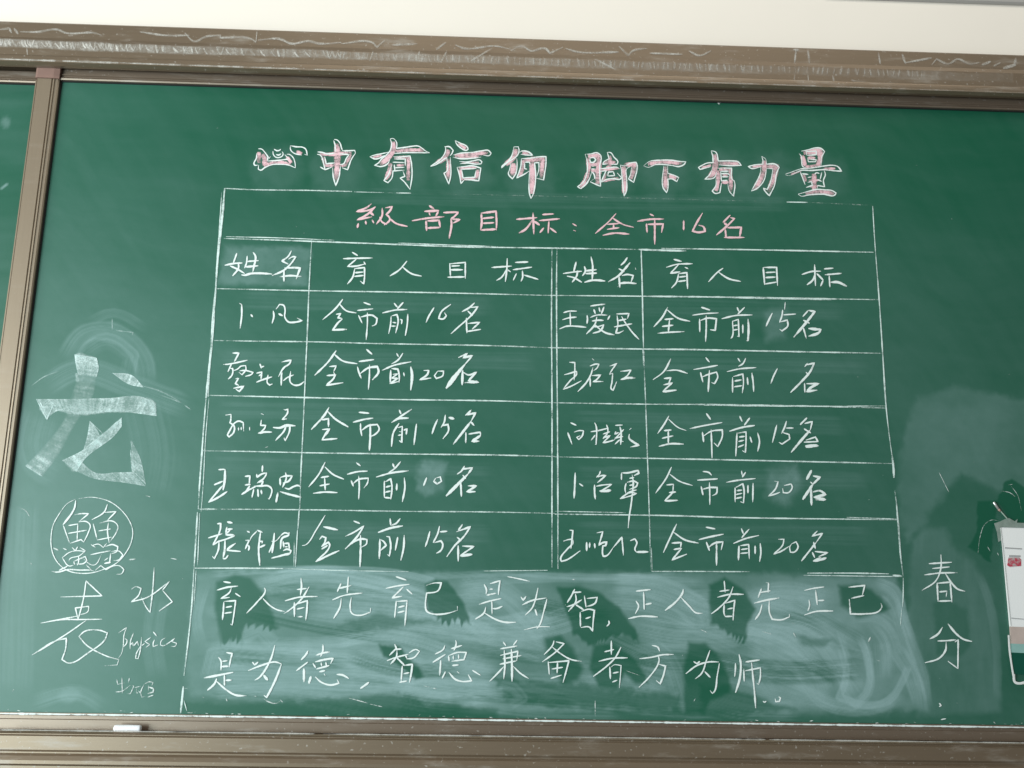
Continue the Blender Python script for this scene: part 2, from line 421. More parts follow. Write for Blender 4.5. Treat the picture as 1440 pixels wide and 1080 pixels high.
def paint_main(u, v):
    p = Paint(u, v)
    # overall film of chalk left by wiping; more at the left and low down
    wu = u+70*(fbm(u/170, v/150, 41, 3)-.5)+.37*v; wv = v+60*(fbm(u/150+7, v/170, 42, 3)-.5)-.12*u     # wiping directions wander
    ru = u*.82-v*.57+50*fbm(u/210, v/180, 43, 3); rv = u*.57+v*.82+50*fbm(u/180, v/210, 44, 3)
    film = -.006+.035*fbm(ru/260, rv/200, 1, 4)+.030*(fbm(wu/120, wv/17, 5, 4)-.4)+.024*(fbm(ru/12, rv/130, 8, 4)-.4)
    lowleft = sstep(v, 250, 950)*(1-sstep(u, 60, 900))
    film = film+.060*sstep(v, 150, 600)*(.6+.8*fbm(u/200, v/120, 25, 3))*(1-.05*sstep(u, 1000, 1400))+.045*(1-sstep(u, 80, 420))
    p.d += np.clip(film, 0, 1)*(1+.0*lowleft) + .035*lowleft*(.7+.6*fbm(u/120, v/60, 15, 3))
    #==SMEARS==
    # left part, around the big character
    p.brush([(90, 510), (120, 470), (165, 470), (200, 505), (205, 545)], 34, .11, 11, .6)
    p.brush([(110, 500), (150, 478), (185, 500), (178, 535)], 30, .09, 12, .6)
    p.brush([(60, 545), (110, 520), (190, 545), (270, 575)], 40, .09, 13, .7)
    p.brush([(120, 455), (160, 440), (210, 465)], 16, .08, 14, .6)
    p.brush([(60, 570), (50, 640), (90, 670)], 60, .07, 15, .6)
    p.brush([(200, 560), (215, 640), (205, 700)], 80, .05, 16, .8)
    p.brush([(30, 700), (25, 800), (20, 980)], 60, .07, 17, .7, freq=.15)
    p.brush([(225, 830), (215, 900), (222, 960)], 34, .09, 18, .7)
    p.brush([(40, 990), (110, 975), (150, 998)], 26, .16, 19, .8)
    p.blob(98, 978, 24, 14, .16, 4)
    # inside the table
    p.fill([(315, 345), (436, 349), (432, 404), (306, 400)], .13, 10, 8, 21, (22, 18), .6)
    p.fill([(587, 652), (600, 645), (628, 652), (622, 690), (600, 698), (586, 690)], .16, 10, 7, 22, (14, 20), .7)
    p.fill([(1080, 660), (1120, 655), (1125, 690), (1105, 712), (1080, 700)], .14, 18, 9, 23, (14, 14), .7)
    p.fill([(1075, 440), (1105, 430), (1105, 475), (1075, 480)], .10, 14, 6, 24, (14, 14), .6)
    for i, (x0, x1, y) in enumerate([(330, 700, 422), (300, 760, 500), (300, 640, 575), (290, 700, 655), (300, 700, 742), (790, 1200, 430), (800, 1230, 505), (800, 1200, 590), (800, 1230, 668), (800, 1230, 745)]):
        p.brush([(x0, y), ((x0+x1)/2, y+4), (x1, y+9)], 30, .045, 30+i, .9, freq=.25)
    # haze around the title
    for i, x in enumerate([393, 475, 567, 653, 742, 855, 935, 1018, 1078, 1148]): p.blob(x, 238+i*1.2, 52, 46, .055, 50+i)
    p.brush([(500, 275), (800, 283), (1120, 288)], 26, .04, 61, .8)
    # right of the table
    p.fill([(1262, 700), (1268, 620), (1290, 560), (1340, 545), (1445, 562), (1460, 700), (1400, 690), (1350, 665), (1330, 690), (1300, 735), (1275, 760)], .085, 14, 9, 71, (60, 60), .6)
    p.fill([(1282, 760), (1300, 742), (1330, 745), (1345, 775), (1370, 790), (1395, 840), (1404, 900), (1406, 1000), (1290, 1008), (1275, 900)], .08, 12, 6, 72, (18, 90), .6)
    p.brush([(1374, 800), (1392, 850), (1402, 920), (1402, 990)], 14, .07, 73, .3)
    p.wipe([(1312, 850), (1330, 842), (1360, 858), (1366, 905), (1350, 925), (1318, 920)], .55, 8, 4, 74)
    # eraser smears over the last two lines of writing
    q = [(272, 806), (440, 803), (700, 806), (1000, 806), (1262, 812), (1272, 860), (1288, 930), (1304, 998), (1100, 1003), (900, 996), (700, 1002), (450, 988), (330, 975), (270, 978), (258, 940), (268, 870)]
    p.fill(q, .15, 12, 8, 181, (80, 30), .8); p.fill(q, .03, 14, 8, 182, (16, 14), 1.0)
    B = p.brush
    B([(300, 935), (420, 938), (560, 948), (700, 965)], 74, .30, 82, .75)
    B([(285, 930), (330, 925), (450, 930)], 60, .16, 83, .6)
    B([(440, 905), (520, 898), (600, 915), (700, 935)], 22, .18, 84, .7)
    B([(355, 825), (440, 815), (540, 828), (600, 848)], 34, .30, 85, .7)
    B([(430, 850), (560, 862), (680, 885), (780, 920)], 50, .20, 86, .8)
    B([(290, 815), (276, 870), (284, 910)], 20, .20, 87, .7)
    B([(340, 895), (365, 885), (385, 905)], 26, .18, 88, .6)
    B([(540, 870), (640, 882), (760, 880), (830, 860)], 44, .22, 89, .8)
    B([(640, 830), (690, 838), (730, 870), (760, 900)], 40, .18, 90, .7)
    B([(700, 815), (780, 812), (880, 815), (1000, 820)], 16, .18, 91, .7)
    B([(850, 830), (920, 838), (1000, 870)], 60, .24, 92, .7)
    B([(880, 828), (940, 850), (985, 890)], 7, .16, 93, .3)
    B([(890, 880), (960, 892), (1060, 888), (1180, 875)], 46, .22, 94, .8)
    B([(1060, 840), (1130, 842), (1180, 850)], 46, .20, 95, .8)
    B([(1100, 880), (1150, 895), (1190, 950), (1215, 985)], 44, .24, 96, .8)
    B([(1040, 900), (1090, 915), (1140, 960), (1160, 985)], 50, .16, 97, .8)
    B([(1205, 890), (1222, 930), (1218, 975), (1200, 990)], 12, .30, 98, .3, ends=(18, 18))
    B([(1180, 905), (1190, 950), (1180, 980), (1215, 992), (1250, 985), (1268, 960), (1278, 935)], 13, .34, 99, .35, ends=(20, 8))
    B([(1230, 870), (1250, 890), (1262, 930)], 24, .20, 100, .8)
    B([(1220, 825), (1250, 840), (1272, 890), (1295, 950), (1302, 1000)], 26, .20, 101, .7)
    B([(1260, 850), (1275, 900), (1296, 960), (1304, 1005)], 5, .26, 102, .4)
    B([(1240, 900), (1244, 960)], 26, .18, 103, .8, ends=(10, 20))
    B([(1000, 955), (1060, 965), (1180, 990)], 34, .14, 104, .8)
    B([(540, 975), (640, 968), (720, 985)], 34, .12, 105, .8)
    B([(700, 900), (760, 905), (810, 925)], 30, .14, 106, .7)
    B([(560, 940), (620, 955), (720, 955)], 60, .14, 107, .8)
    B([(900, 930), (930, 945), (960, 950)], 60, .16, 108, .7)
    B([(905, 975), (960, 985)], 26, .12, 109, .7, ends=(8, 12))
    p.fill([(1050, 830), (1180, 825), (1260, 840), (1290, 920), (1303, 996), (1090, 1000), (1060, 930)], .12, 24, 12, 183, (30, 40), 1.0)
    for k, (pts, w, a) in enumerate([([(350, 828), (430, 806), (540, 822), (640, 862), (700, 900)], 26, .26), ([(290, 808), (420, 800), (560, 806), (640, 826)], 12, .22), ([(590, 812), (700, 806), (820, 812), (960, 808)], 11, .20),
            ([(470, 905), (540, 893), (600, 905), (660, 930)], 20, .30), ([(410, 920), (500, 925), (600, 945)], 60, .22), ([(290, 960), (300, 920), (340, 912)], 26, .26), ([(300, 975), (400, 968), (470, 972), (560, 975)], 22, .20),
            ([(640, 830), (690, 826), (730, 850), (775, 905)], 40, .20), ([(860, 818), (930, 824), (990, 860), (1000, 890)], 30, .22), ([(700, 880), (745, 872), (780, 885)], 30, .22),
            ([(1052, 850), (1100, 835), (1170, 850)], 40, .24), ([(1046, 880), (1110, 895), (1150, 940), (1165, 985)], 26, .24), ([(1070, 870), (1135, 888), (1180, 940), (1196, 985)], 20, .26), ([(1085, 905), (1120, 930), (1140, 975)], 30, .22),
            ([(1178, 880), (1192, 930), (1188, 975), (1204, 992), (1222, 975), (1224, 930), (1212, 888)], 11, .26), ([(1225, 875), (1245, 905), (1252, 950)], 16, .26), ([(1215, 905), (1222, 940), (1228, 968)], 12, .22),
            ([(1130, 955), (1160, 990), (1240, 994), (1268, 972)], 22, .22), ([(1255, 905), (1282, 950), (1296, 996)], 26, .24), ([(1195, 868), (1235, 868), (1262, 890)], 20, .22), ([(1225, 815), (1258, 830), (1270, 868), (1284, 905)], 16, .30),
            ([(640, 985), (740, 975), (800, 985)], 24, .12), ([(905, 900), (940, 930), (960, 985)], 30, .16), ([(1030, 930), (1060, 950), (1090, 985)], 30, .14)]):
        B(pts, w, a, 400+k, .7, freq=.4, ends=(22, 26))
    rs = random.Random(11)
    for k in range(54):                                       # overlapping passes of the eraser
        x = rs.uniform(270, 1130); y = rs.uniform(818, 985); L = rs.uniform(110, 300); sl = rs.uniform(.02, .22); cu = rs.uniform(-16, 16)
        if x > 980: sl += rs.uniform(.15, .5); L *= .6
        x1 = min(x+L, 1290)
        B([(x, y), ((x+x1)/2, min(996, y+sl*L*.5+cu)), (x1, min(1000, y+sl*L))], rs.uniform(12, 40), rs.uniform(.08, .19) if k % 4 else -rs.uniform(.35, .6), 300+k, .97, freq=rs.uniform(.3, .6))
    w_ = sstep(v, 795, 812); k_ = 1.0-.22*sstep(-u, -620, -300); p.d[:] = p.d*(1-w_)+w_*.74*(1-np.exp(-p.d*k_/.62))
    Wp = p.wipe
    Wp([(304, 818), (330, 808), (352, 812), (372, 835), (384, 862), (392, 888), (372, 884), (345, 882), (338, 905), (312, 905), (302, 860)], .22, 8, 3, 111, 16)
    Wp([(597, 822), (612, 814), (630, 817), (650, 845), (662, 876), (640, 874), (622, 878), (603, 858)], .22, 6, 3, 112, 14)
    Wp([(784, 826), (812, 824), (842, 832), (872, 856), (898, 892), (897, 904), (876, 892), (852, 902), (832, 908), (806, 892), (796, 860)], .22, 7, 3, 113, 8)
    Wp([(997, 822), (1018, 812), (1046, 830), (1064, 856), (1052, 876), (1048, 908), (1036, 906), (1014, 884), (1000, 876)], .22, 7, 3, 114, 14)
    Wp([(533, 905), (560, 908), (580, 928), (597, 952), (584, 955), (566, 940), (540, 922)], .15, 7, 5, 115)
    Wp([(764, 897), (788, 893), (806, 912), (820, 942), (812, 958), (792, 962), (770, 930)], .22, 10, 3, 116)
    Wp([(836, 906), (862, 904), (886, 920), (908, 948), (912, 962), (894, 962), (878, 948), (868, 968), (842, 965), (829, 938)], .22, 8, 3, 117)
    Wp([(968, 902), (992, 904), (1014, 926), (1026, 952), (1026, 975), (1000, 985), (990, 1004), (962, 1004), (961, 940)], .22, 8, 3, 118)
    Wp([(1180, 824), (1206, 822), (1236, 836), (1252, 856), (1238, 864), (1206, 868), (1184, 852)], .22, 9, 5, 119)
    Wp([(1116, 892), (1140, 896), (1170, 900), (1160, 912), (1130, 908)], .5, 9, 6, 120)
    Wp([(690, 950), (790, 962), (820, 962), (850, 968), (960, 975), (960, 1004), (880, 995), (800, 998), (740, 990), (700, 975)], .35, 14, 12, 121)
    Wp([(430, 985), (560, 975), (600, 990), (700, 996), (700, 1012), (250, 1012), (256, 985), (330, 992)], .35, 10, 8, 122)
    Wp([(985, 962), (1030, 965), (1075, 985), (1120, 1000), (985, 1006)], .35, 10, 8, 123)
    Wp([(505, 868), (540, 862), (620, 876), (530, 886), (470, 880)], .45, 12, 8, 124)
    B([(700, 962), (722, 968), (735, 982), (715, 992)], 18, .12, 125, .7, ends=(8, 8))
    # darker clean patches where tape was pulled off, at the right
    for k, poly in enumerate([[(1375, 705), (1402, 703), (1400, 726), (1408, 742), (1398, 742), (1394, 792), (1362, 770), (1375, 742)], [(1410, 680), (1422, 672), (1445, 688), (1445, 738), (1425, 735), (1402, 706)]]):
        Wp(poly, .15, 4, 5, 130+k)
    # the last few millimetres above the rail collect dust
    return np.clip(p.d, 0, .8)
def paint_side(u, v):
    p = Paint(u, v)
    p.d += .02+.05*fbm(u/90, v/90, 2, 4)+.05*(fbm(u/120, v/12, 6, 3)-.4)
    p.blob(8, 172, 8, 12, .14, 3); p.brush([(3, 268), (8, 258)], 4, .3, 4, .4, ends=(1, 1))
    return p.d
surface('writing_surface', main, xs1-.002, 1.70, zbot-.004, ztop+.004, 0.0, .0018, paint_main)
surface('writing_surface', side, -1.70, xs0, zbot-.004, ztop+.004, YS, .006, paint_side)

#==WRITING==
T = text_part('title_lettering', main, 'bold title with pink strokes outlined in white')
MT = (MW, MP)
write(T, 350, 185, 9, """120,220 160,222 200,260 235,310 262,345; 100,275 95,340 65,410 80,430 115,425; 125,425 120,475 150,492 200,460 300,420 400,415 500,425 590,462; 590,462 585,400 560,330 510,290 480,290; 240,375 330,370 430,360 510,350 455,295; 235,320 240,375; 275,320 250,350; 320,225 355,245 390,240 405,225; 305,250 310,290 340,325 385,330 425,310 435,280 420,255; 345,290 380,300 410,280; 525,180 600,195 680,200 720,225 740,300 705,290; 525,185 530,235 570,275 670,300; p6:130,260 125,340 130,400; p6:170,290 200,350 200,430; p5:190,430 300,400 430,395 530,420; p4:600,255 680,285; p4:480,320 540,400
|1080,100 1120,110 1155,150 1170,200 1185,245; 1075,115 1090,170 1095,260; 1185,245 1260,245 1340,240 1350,275; 1350,275 1300,350 1250,485 1180,460; 870,260 920,265 1000,285 1090,275; 865,290 905,300 950,420 965,485 1060,450; 905,450 960,485; 1150,420 1200,410 1235,340 1270,295 1150,285; 960,320 980,410 1090,400; 1060,460 1070,580 1100,685 1140,580 1160,440; p7:1110,150 1120,300 1115,450 1105,620; p4:900,285 1000,290 1300,270; p4.5:925,310 965,430 1080,430; p4.5:1290,290 1220,430 1150,430""", 1.8, 1.0, MT)
write(T, 510, 185, 9, """350,95 365,150 350,240 300,300 240,350 200,400 150,430 240,445 320,405 350,330; 350,95 385,90 430,140 430,215 520,205 620,190 700,185 740,205 800,250 850,272; 850,272 700,270 540,270 400,280; 90,320 160,350 300,300; 90,320 150,300 250,280 340,260; 370,420 350,480 330,540 270,620 320,650 370,590 385,500 530,490; 390,320 450,325 600,310 620,420 625,560 600,735; 600,735 530,640 475,590 535,570 510,500; 400,350 540,350 540,440; 380,390 530,395; 410,460 530,455; 400,420 410,500; p6:385,130 390,240 320,340 220,420; p4.5:420,250 600,235 780,235; p2.5:130,330 250,300; p6:350,400 340,500 290,610; p5:400,335 580,330 580,450 575,620; p3:430,430 530,425""", 1.8, 1.0, MT)
write(T, 620, 185, 9, """45,195 110,195 155,240 140,280 115,310; 60,200 60,250 0,350 -130,440; -130,445 -60,420 60,340 75,330; 75,330 80,500 40,530 100,665 125,560 120,330; 180,115 250,150 330,190 345,225 320,240 240,200 200,160 180,115; 150,300 250,275 400,265 520,245 600,240 635,275 615,305 540,300; 150,325 250,345 400,340 510,325; 235,380 330,385 420,370 490,360 520,385 510,410 440,415 350,400 240,410; 205,455 300,445 400,435 505,465 480,625 400,625; 205,455 235,550 255,660 300,610; 250,480 450,470; 265,490 280,590 430,580 445,490; 300,610 470,620; p6:100,230 40,340 -60,400; p5:95,340 90,600; p4:220,150 320,220; p4:170,310 350,290 600,270; p4:220,335 480,320; p3:260,400 480,395; p3:230,465 450,455; p4:240,480 270,620; p4:470,480 450,600; p4:290,600 450,595
|925,195 980,195 990,240 970,300 850,390 765,460 775,440 860,370 900,300 925,195; 890,390 870,480 855,540 905,600 950,530 965,400 960,340; 990,270 1020,250 1110,260 1160,300 1090,300 1010,290; 1020,345 1120,340 1260,320 1330,320 1330,400 1300,615 1200,590; 1020,345 1010,450 960,590 1060,540 1120,500; 1060,400 1060,470 1090,480; 1060,390 1120,390 1130,420; 1120,500 1120,780 1140,850 1170,790 1200,560 1185,400 1240,395 1240,480 1215,570; p6:950,220 930,310 820,420; p7:920,400 910,560; p4:1030,270 1120,285; p5:1040,360 1040,450 990,570; p6:1050,365 1200,350 1290,350 1270,590; p7:1150,380 1160,560 1150,790""", 1.8, 1.0, MT)
write(T, 810, 190, 9, """115,245 190,240 265,225 315,265 300,400 310,650 180,595 220,560; 115,245 140,330 145,400 140,480 90,600 20,655 60,680 130,620 180,530 200,460; 170,295 230,290 250,320 215,350 180,345 175,300; 190,390 230,395; 200,460 230,500 240,560; 190,430 240,430; 395,220 420,300 350,345 340,370 400,365; 395,220 440,225 480,280 530,340 520,370 440,375; 300,430 400,420 520,410 550,430; 300,460 380,455 330,570 320,600; 320,600 400,560 480,555 560,560 575,540 520,480; 400,520 410,470 470,465 490,515 400,520; 560,380 620,390 700,350 760,345 775,390 730,600 665,555 690,500 705,410; 560,380 570,420 580,500 600,700 610,775 640,700 640,540 640,430 690,400; p6:150,270 280,260 290,400 270,620; p5:150,290 160,430 110,580 50,660; p4:170,380 280,370; p5:190,450 280,450; p5:430,260 430,400 370,430; p4:350,350 500,350; p4:310,445 540,420; p4:380,480 340,580 540,545; p6:600,400 610,600 610,740; p6:600,380 740,370 700,560""", 1.75, .96, MT)
write(T, 900, 200, 9, """45,300 120,245 240,230 400,230 500,245 580,250 555,285 490,310 400,295 200,285 100,320 45,300; 300,300 290,570 335,640 350,600 355,500 350,470 400,465 465,500 490,450 440,425 350,395 350,300; p5:100,280 250,255 540,265; p6:320,310 325,480 330,600; p5:360,420 460,460
|900,110 960,130 990,240 1180,240 1240,250 1280,295 1160,300 1000,290; 900,110 920,180 925,260 850,265 740,320 760,345 900,310; 920,310 890,400 820,470 940,450 970,380; 980,330 1160,330 1165,470 1190,490 1185,685 1130,620 1110,530; 960,460 960,550 915,620 950,650 1010,640 1030,520; 1020,370 1120,370; 1020,400 1120,405 1140,430; 1030,440 1120,440; 1030,490 1110,485; 1020,370 1030,500; p6:940,150 955,260 930,380 860,450; p4.5:1000,265 1250,275; p3:780,325 900,290; p5:980,360 990,480 960,620; p5:1000,345 1140,350 1150,480 1150,630; p3:1040,420 1110,420; p4:1030,510 1120,510""", 1.75, .96, MT)
write(T, 1030, 190, 9, """370,270 385,330 385,370 280,380 200,400 240,425 360,405; 370,270 420,310 430,370 540,370 590,410 560,480 530,640 465,770 410,710 390,675 440,690 480,600 500,500 510,430 430,425; 360,405 350,490 240,710 320,670 400,570 430,430; p6:400,320 400,450 340,580 280,690; p3:250,400 380,390; p6:430,395 560,400 530,530 480,640 450,720
|870,205 950,190 1040,165 1120,170 1165,210 1130,280 1120,390; 840,235 870,270 890,400 930,415; 940,260 930,210 1060,205 1060,250 940,260; 960,310 1060,315 1050,340 960,340 950,290; 670,495 720,480 870,430 1000,420 1150,395 1270,385 1330,400 1380,460 1240,450 1160,440 1000,450 870,450 720,515 670,505; 860,470 920,630; 880,490 960,500; 1160,450 1175,500 1150,580 1165,655 1080,640 1070,680; 1130,470 1110,560; 950,540 1000,530; 950,600 1000,590 1010,640 930,665; 1070,560 1130,590; 830,750 940,720 1060,690 1170,695 1260,705 1310,735 1290,765 1150,750 960,760 870,775 830,750; 1040,500 1060,480 1100,490; p5:880,260 920,390; p6:900,225 1100,200 1110,300 1080,390; p4:950,290 1050,295; p4:920,405 1100,385; p2.5:740,500 880,450; p3:1150,430 1300,425; p4:900,500 930,590; p5:1030,490 1035,600 1030,720; p3:960,580 1110,570; p3:980,650 1100,645; p5:920,740 1100,715 1290,745""", 1.75, .96, MT)
T = text_part('pink_heading', main, 'heading written in pink chalk in the top row of the table')
write(T, 490, 280, 6, """195,40 150,75 70,105 170,95 230,65; 230,65 160,130 75,175 200,150; 175,105 215,140; 85,205 75,245; 145,185 150,215; 200,175 215,205; 285,75 285,140 235,215; 310,75 370,65 350,100 320,130 345,155 350,175 300,220; 325,215 280,190 265,150; 345,160 400,205 500,232
|680,55 725,85; 640,105 765,98; 680,115 690,140; 760,105 735,150; 535,185 650,165 810,150; 655,180 660,270; 665,185 765,180 775,240; 665,245 775,240; 800,115 930,110; 930,110 885,155 865,165; 865,165 870,210 850,335; 870,170 940,175 880,205
|1120,115 1125,200 1115,265; 1120,120 1245,105 1250,190 1248,265; 1130,165 1230,155; 1130,205 1230,200; 1115,262 1245,255""", 2.9, .95, (MPL,))
write(T, 720, 285, 4.235, """25,100 150,90; 125,60 130,190; 125,100 80,160 40,182; 130,110 165,135; 180,72 250,68; 160,108 285,97; 220,110 215,185; 165,180 190,150; 225,150 265,180
|2:360,125 385,140; 2:365,165 380,170
|2.2:620,65 580,110 495,185; 2.2:595,90 660,130 725,148; 2.2:565,130 640,125; 605,130 605,160; 2.2:565,160 640,150; 540,195 610,182 700,188
|820,68 845,80; 745,112 820,100 905,98; 800,125 805,180; 805,130 900,128 890,180; 850,100 850,250
|1022,105 1022,165|1135,62 1100,120 1075,170 1110,178 1150,172 1140,145 1110,135
|1300,75 1255,120; 1300,90 1325,95 1280,140 1215,195; 1262,120 1285,140; 1270,160 1275,212; 1275,150 1365,148 1355,210; 1262,208 1385,208""", 2.8, .95, (MPL,))
def row(label, *parts, w=2.3, cover=1.0, name='table_entry'):
    T = text_part(name, main, label)
    for a in parts: write(T, a[0], a[1], a[2], a[3], a[4] if len(a) > 4 else w, cover)
N = 5.538
row('two-character column heading at the left of the header row', (290, 335, 9, """390,190 345,315; 235,345 330,325 460,315; 410,320 410,380 335,480; 300,350 400,395 490,450; 520,225 510,320 485,380; 520,295 665,285; 495,365 660,350; 595,180 625,230 605,360 590,430; 2.9:445,465 490,470 560,450 680,445 835,455
|1080,160 1040,230 960,290 1040,330; 1040,270 1100,235 1135,240 1060,340 980,410 835,475; 985,400 985,550; 990,380 1100,375 1190,380 1140,520; 2.8:930,490 1060,475 1205,485""", 2.6))
row('four spaced white characters heading the left goal column', (470, 340, 4.8, """120,70 160,95; 60,115 150,112 260,110; 150,118 90,168 150,165 210,150; 200,135 212,155; 140,180 125,240 88,288; 140,182 205,175 205,240 200,285 175,265; 140,210 200,205; 135,235 200,228
|492,130 440,190 375,232; 460,170 520,215 590,233
|780,145 785,235; 780,150 885,140 885,250; 790,165 850,162; 785,190 870,190; 765,240 885,238
|1060,175 1200,165; 1168,112 1165,190 1155,272; 1165,185 1130,240 1095,262; 1168,188 1192,205; 1220,140 1310,137; 1205,190 1335,172; 1270,195 1272,240 1260,270; 1230,215 1208,262; 1280,225 1330,240 1378,255"""))
row('two-character column heading right of the double line', (770, 340, 9, """362,255 330,385; 195,405 330,385 435,375; 380,365 370,430 310,515; 245,435 330,455 435,515; 465,310 480,370 440,435; 480,370 620,355; 480,405 625,398; 550,190 570,300 565,490; 465,515 560,490 650,490 730,500
|1010,200 970,260 925,300; 3:1045,265 990,330 900,430 765,510; 900,340 975,380; 905,440 915,585; 940,430 1010,415 1085,430 1055,515; 3:895,530 1000,520 1125,530; 1.6:1110,330 1118,355""", 2.5))
row('four spaced white characters heading the right goal column', (920, 345, 4.8, """130,95 185,110; 80,150 150,130 260,125; 165,130 110,190 175,180; 205,148 230,160; 165,190 150,250 115,290; 165,192 220,185 225,295; 165,215 215,210; 160,245 215,238
|465,155 430,180 365,248; 430,180 500,225 585,245
|735,150 745,268; 735,150 825,150 832,275; 750,185 820,182; 750,218 820,215; 745,262 830,248
|995,198 1060,178 1125,175; 1082,130 1088,275; 1088,190 1070,235 1030,268; 1095,190 1140,235; 1145,160 1210,155; 1150,200 1265,190; 1180,205 1185,285; 1140,235 1122,278; 3:1190,250 1240,250 1300,278"""))
row('handwritten name in the first row, left half', (290, 410, 9, """420,150 450,165 450,300 430,470; 3.2:565,290 592,325
|850,245 858,310 835,405; 885,225 930,165 980,175 1000,240 995,320 1040,385 1120,390 1215,370 1150,335; 2.8:915,280 970,310"""))
row('goal in the first row, left half', (440, 410, N, """235,60 180,130 75,222; 205,95 260,150 340,168; 180,178 218,172 195,205 230,210; 3:230,215 200,240 155,300 265,295
|395,85 450,105; 345,148 470,135; 355,185 385,248; 370,200 460,185 500,210 490,255 460,270; 425,165 425,250 415,378
|632,90 660,125; 705,85 655,140; 540,168 640,145 735,140; 610,190 605,260 590,330; 615,190 655,180 665,220 645,325; 620,240 650,245; 610,270 645,270; 680,215 695,225 690,255; 740,175 735,260 720,345
|945,125 905,190 880,245|1075,100 1000,160 980,210 1015,215 1040,190 1025,165
|1260,88 1220,125 1160,158; 1220,125 1285,120 1240,180 1130,280 1075,330; 1205,150 1245,190; 1195,205 1200,325; 1205,250 1300,240 1240,295; 1200,312 1310,295"""))
row('handwritten name in the first row, right half', (770, 415, 9, """200,225 270,205 370,205; 185,315 270,290 370,280; 285,215 290,390; 150,430 240,395 360,395 490,408
|540,140 640,125 730,115; 585,180 605,240; 650,155 665,215; 715,150 680,240; 500,255 505,310 498,365; 540,285 620,255 755,255; 790,260 760,315; 560,330 640,320 710,322; 625,275 600,370 490,495; 580,400 640,400 715,375; 715,375 670,450 570,485; 595,370 660,430 740,480 845,505
|870,240 1030,235 1010,300; 880,260 890,380 865,480 900,480 965,450; 895,325 1000,305; 840,405 950,385 1070,365; 935,270 990,360 1070,470 1160,565""", 2.3))
row('goal in the first row, right half', (910, 415, N, """160,95 120,170 50,250; 155,115 240,180 335,205; 135,190 205,185; 175,190 165,290; 115,245 205,235; 80,298 180,290 290,285
|420,95 490,118; 350,158 450,145 555,140; 408,185 410,290; 410,200 470,180 540,185 530,275 490,270; 460,160 460,260 455,365
|700,95 715,130; 760,95 705,150; 580,185 690,160 820,155; 665,200 660,330 650,338; 665,205 710,190 715,325 700,320; 670,240 705,235; 665,275 705,268; 745,230 745,300; 2.8:785,185 790,260 785,355 772,355
|975,140 950,190 925,245|1055,115 1050,160 1030,215; 1060,155 1160,148; 1035,210 1090,195 1095,240 1050,280 1030,265; 1.2:1075,55 1070,115
|1255,120 1210,170; 3.4:1255,120 1305,130 1250,200 1140,330; 1215,195 1265,220; 1215,250 1240,340; 3.4:1255,260 1300,265 1350,270 1340,290 1255,322"""))
row('handwritten name in the second row, left half', (285, 485, 9, """380,105 460,105 400,220; 260,250 330,245 570,195; 370,235 320,345; 350,300 380,300 385,330 370,390 325,435; 385,330 440,310 490,270 545,265 550,310 500,380 460,345; 470,330 540,325 640,350 620,375 540,400; 415,430 455,425 415,490 460,515; 390,550 520,525 465,590 420,560
|725,240 740,280 745,300; 740,285 780,270; 680,360 750,345 740,440; 750,370 710,395; 680,475 740,450 880,405; 830,380 820,480 850,510 885,495
|1000,220 1060,205 1120,195 1100,240 1030,290 960,405; 1000,320 995,515; 1020,455 1080,410 1155,380; 1115,335 1110,470 1160,510 1230,505 1285,465""", 2.3))
row('goal in the second row, left half', (435, 485, N, """3:210,45 150,130 40,240; 190,70 260,125 375,148; 155,170 210,165 190,210; 135,240 205,235 185,265; 190,215 200,240 135,315 265,295
|445,35 490,75; 385,130 505,115; 375,170 385,210 405,262; 3:395,225 460,180 530,170 540,210 490,275; 470,155 468,250 460,350
|680,65 695,95; 730,65 690,120 640,150; 565,200 660,160 795,132; 635,195 630,300; 640,185 690,190 700,230 700,295; 650,230 690,225 640,260 690,260 630,300 700,285; 735,215 740,245; 3.2:790,170 800,230 790,355
|890,200 930,200 920,230 860,272 950,258|1000,205 1045,205 1040,240 990,262 975,240 1000,205
|2.8:1160,100 1230,68 1200,100 1270,85 1210,155; 5:1210,155 1140,240 1065,340; 3:1195,195 1190,315; 3.4:1200,215 1240,235 1300,215 1240,280 1315,290 1210,295""", 2.4))
row('handwritten name in the second row, right half', (775, 490, 9, """230,175 300,180 300,300 290,405; 165,335 240,315 320,290 325,325 250,400 150,520; 150,520 250,480 385,410
|520,130 545,152; 490,225 560,200 605,200 580,250 535,285; 530,240 500,340 440,440 335,550; 495,375 495,485; 515,345 625,340 570,400 530,420 660,420
|740,225 790,210 830,190 780,260 735,330; 735,330 780,315 770,430 760,510 785,530 830,420; 875,290 940,285 1010,275 960,350 880,400; 3:880,395 960,375 1065,375""", 2.1))
row('goal in the second row, right half', (910, 490, N, """185,80 130,180 45,245; 150,175 230,170 315,195; 130,235 185,230 165,280; 125,285 195,270 150,310 120,338; 3:120,338 230,325
|455,70 485,108; 360,165 450,150 550,132; 415,185 435,265; 425,225 470,205 540,185 550,220 525,275 500,265; 485,170 480,260 475,340
|705,75 725,105; 768,75 745,120 710,140; 620,182 720,160 850,150; 665,225 665,345; 670,220 745,200 750,270 740,350; 680,255 735,245; 675,300 740,290; 780,225 785,285; 815,190 825,260 830,340
|1015,155 985,215 962,275
|1250,115 1225,145; 3.2:1235,130 1300,115 1270,180 1200,260 1115,345; 1235,185 1260,210; 1225,270 1228,345; 3.4:1240,275 1335,275 1275,305 1245,335 1325,325"""))
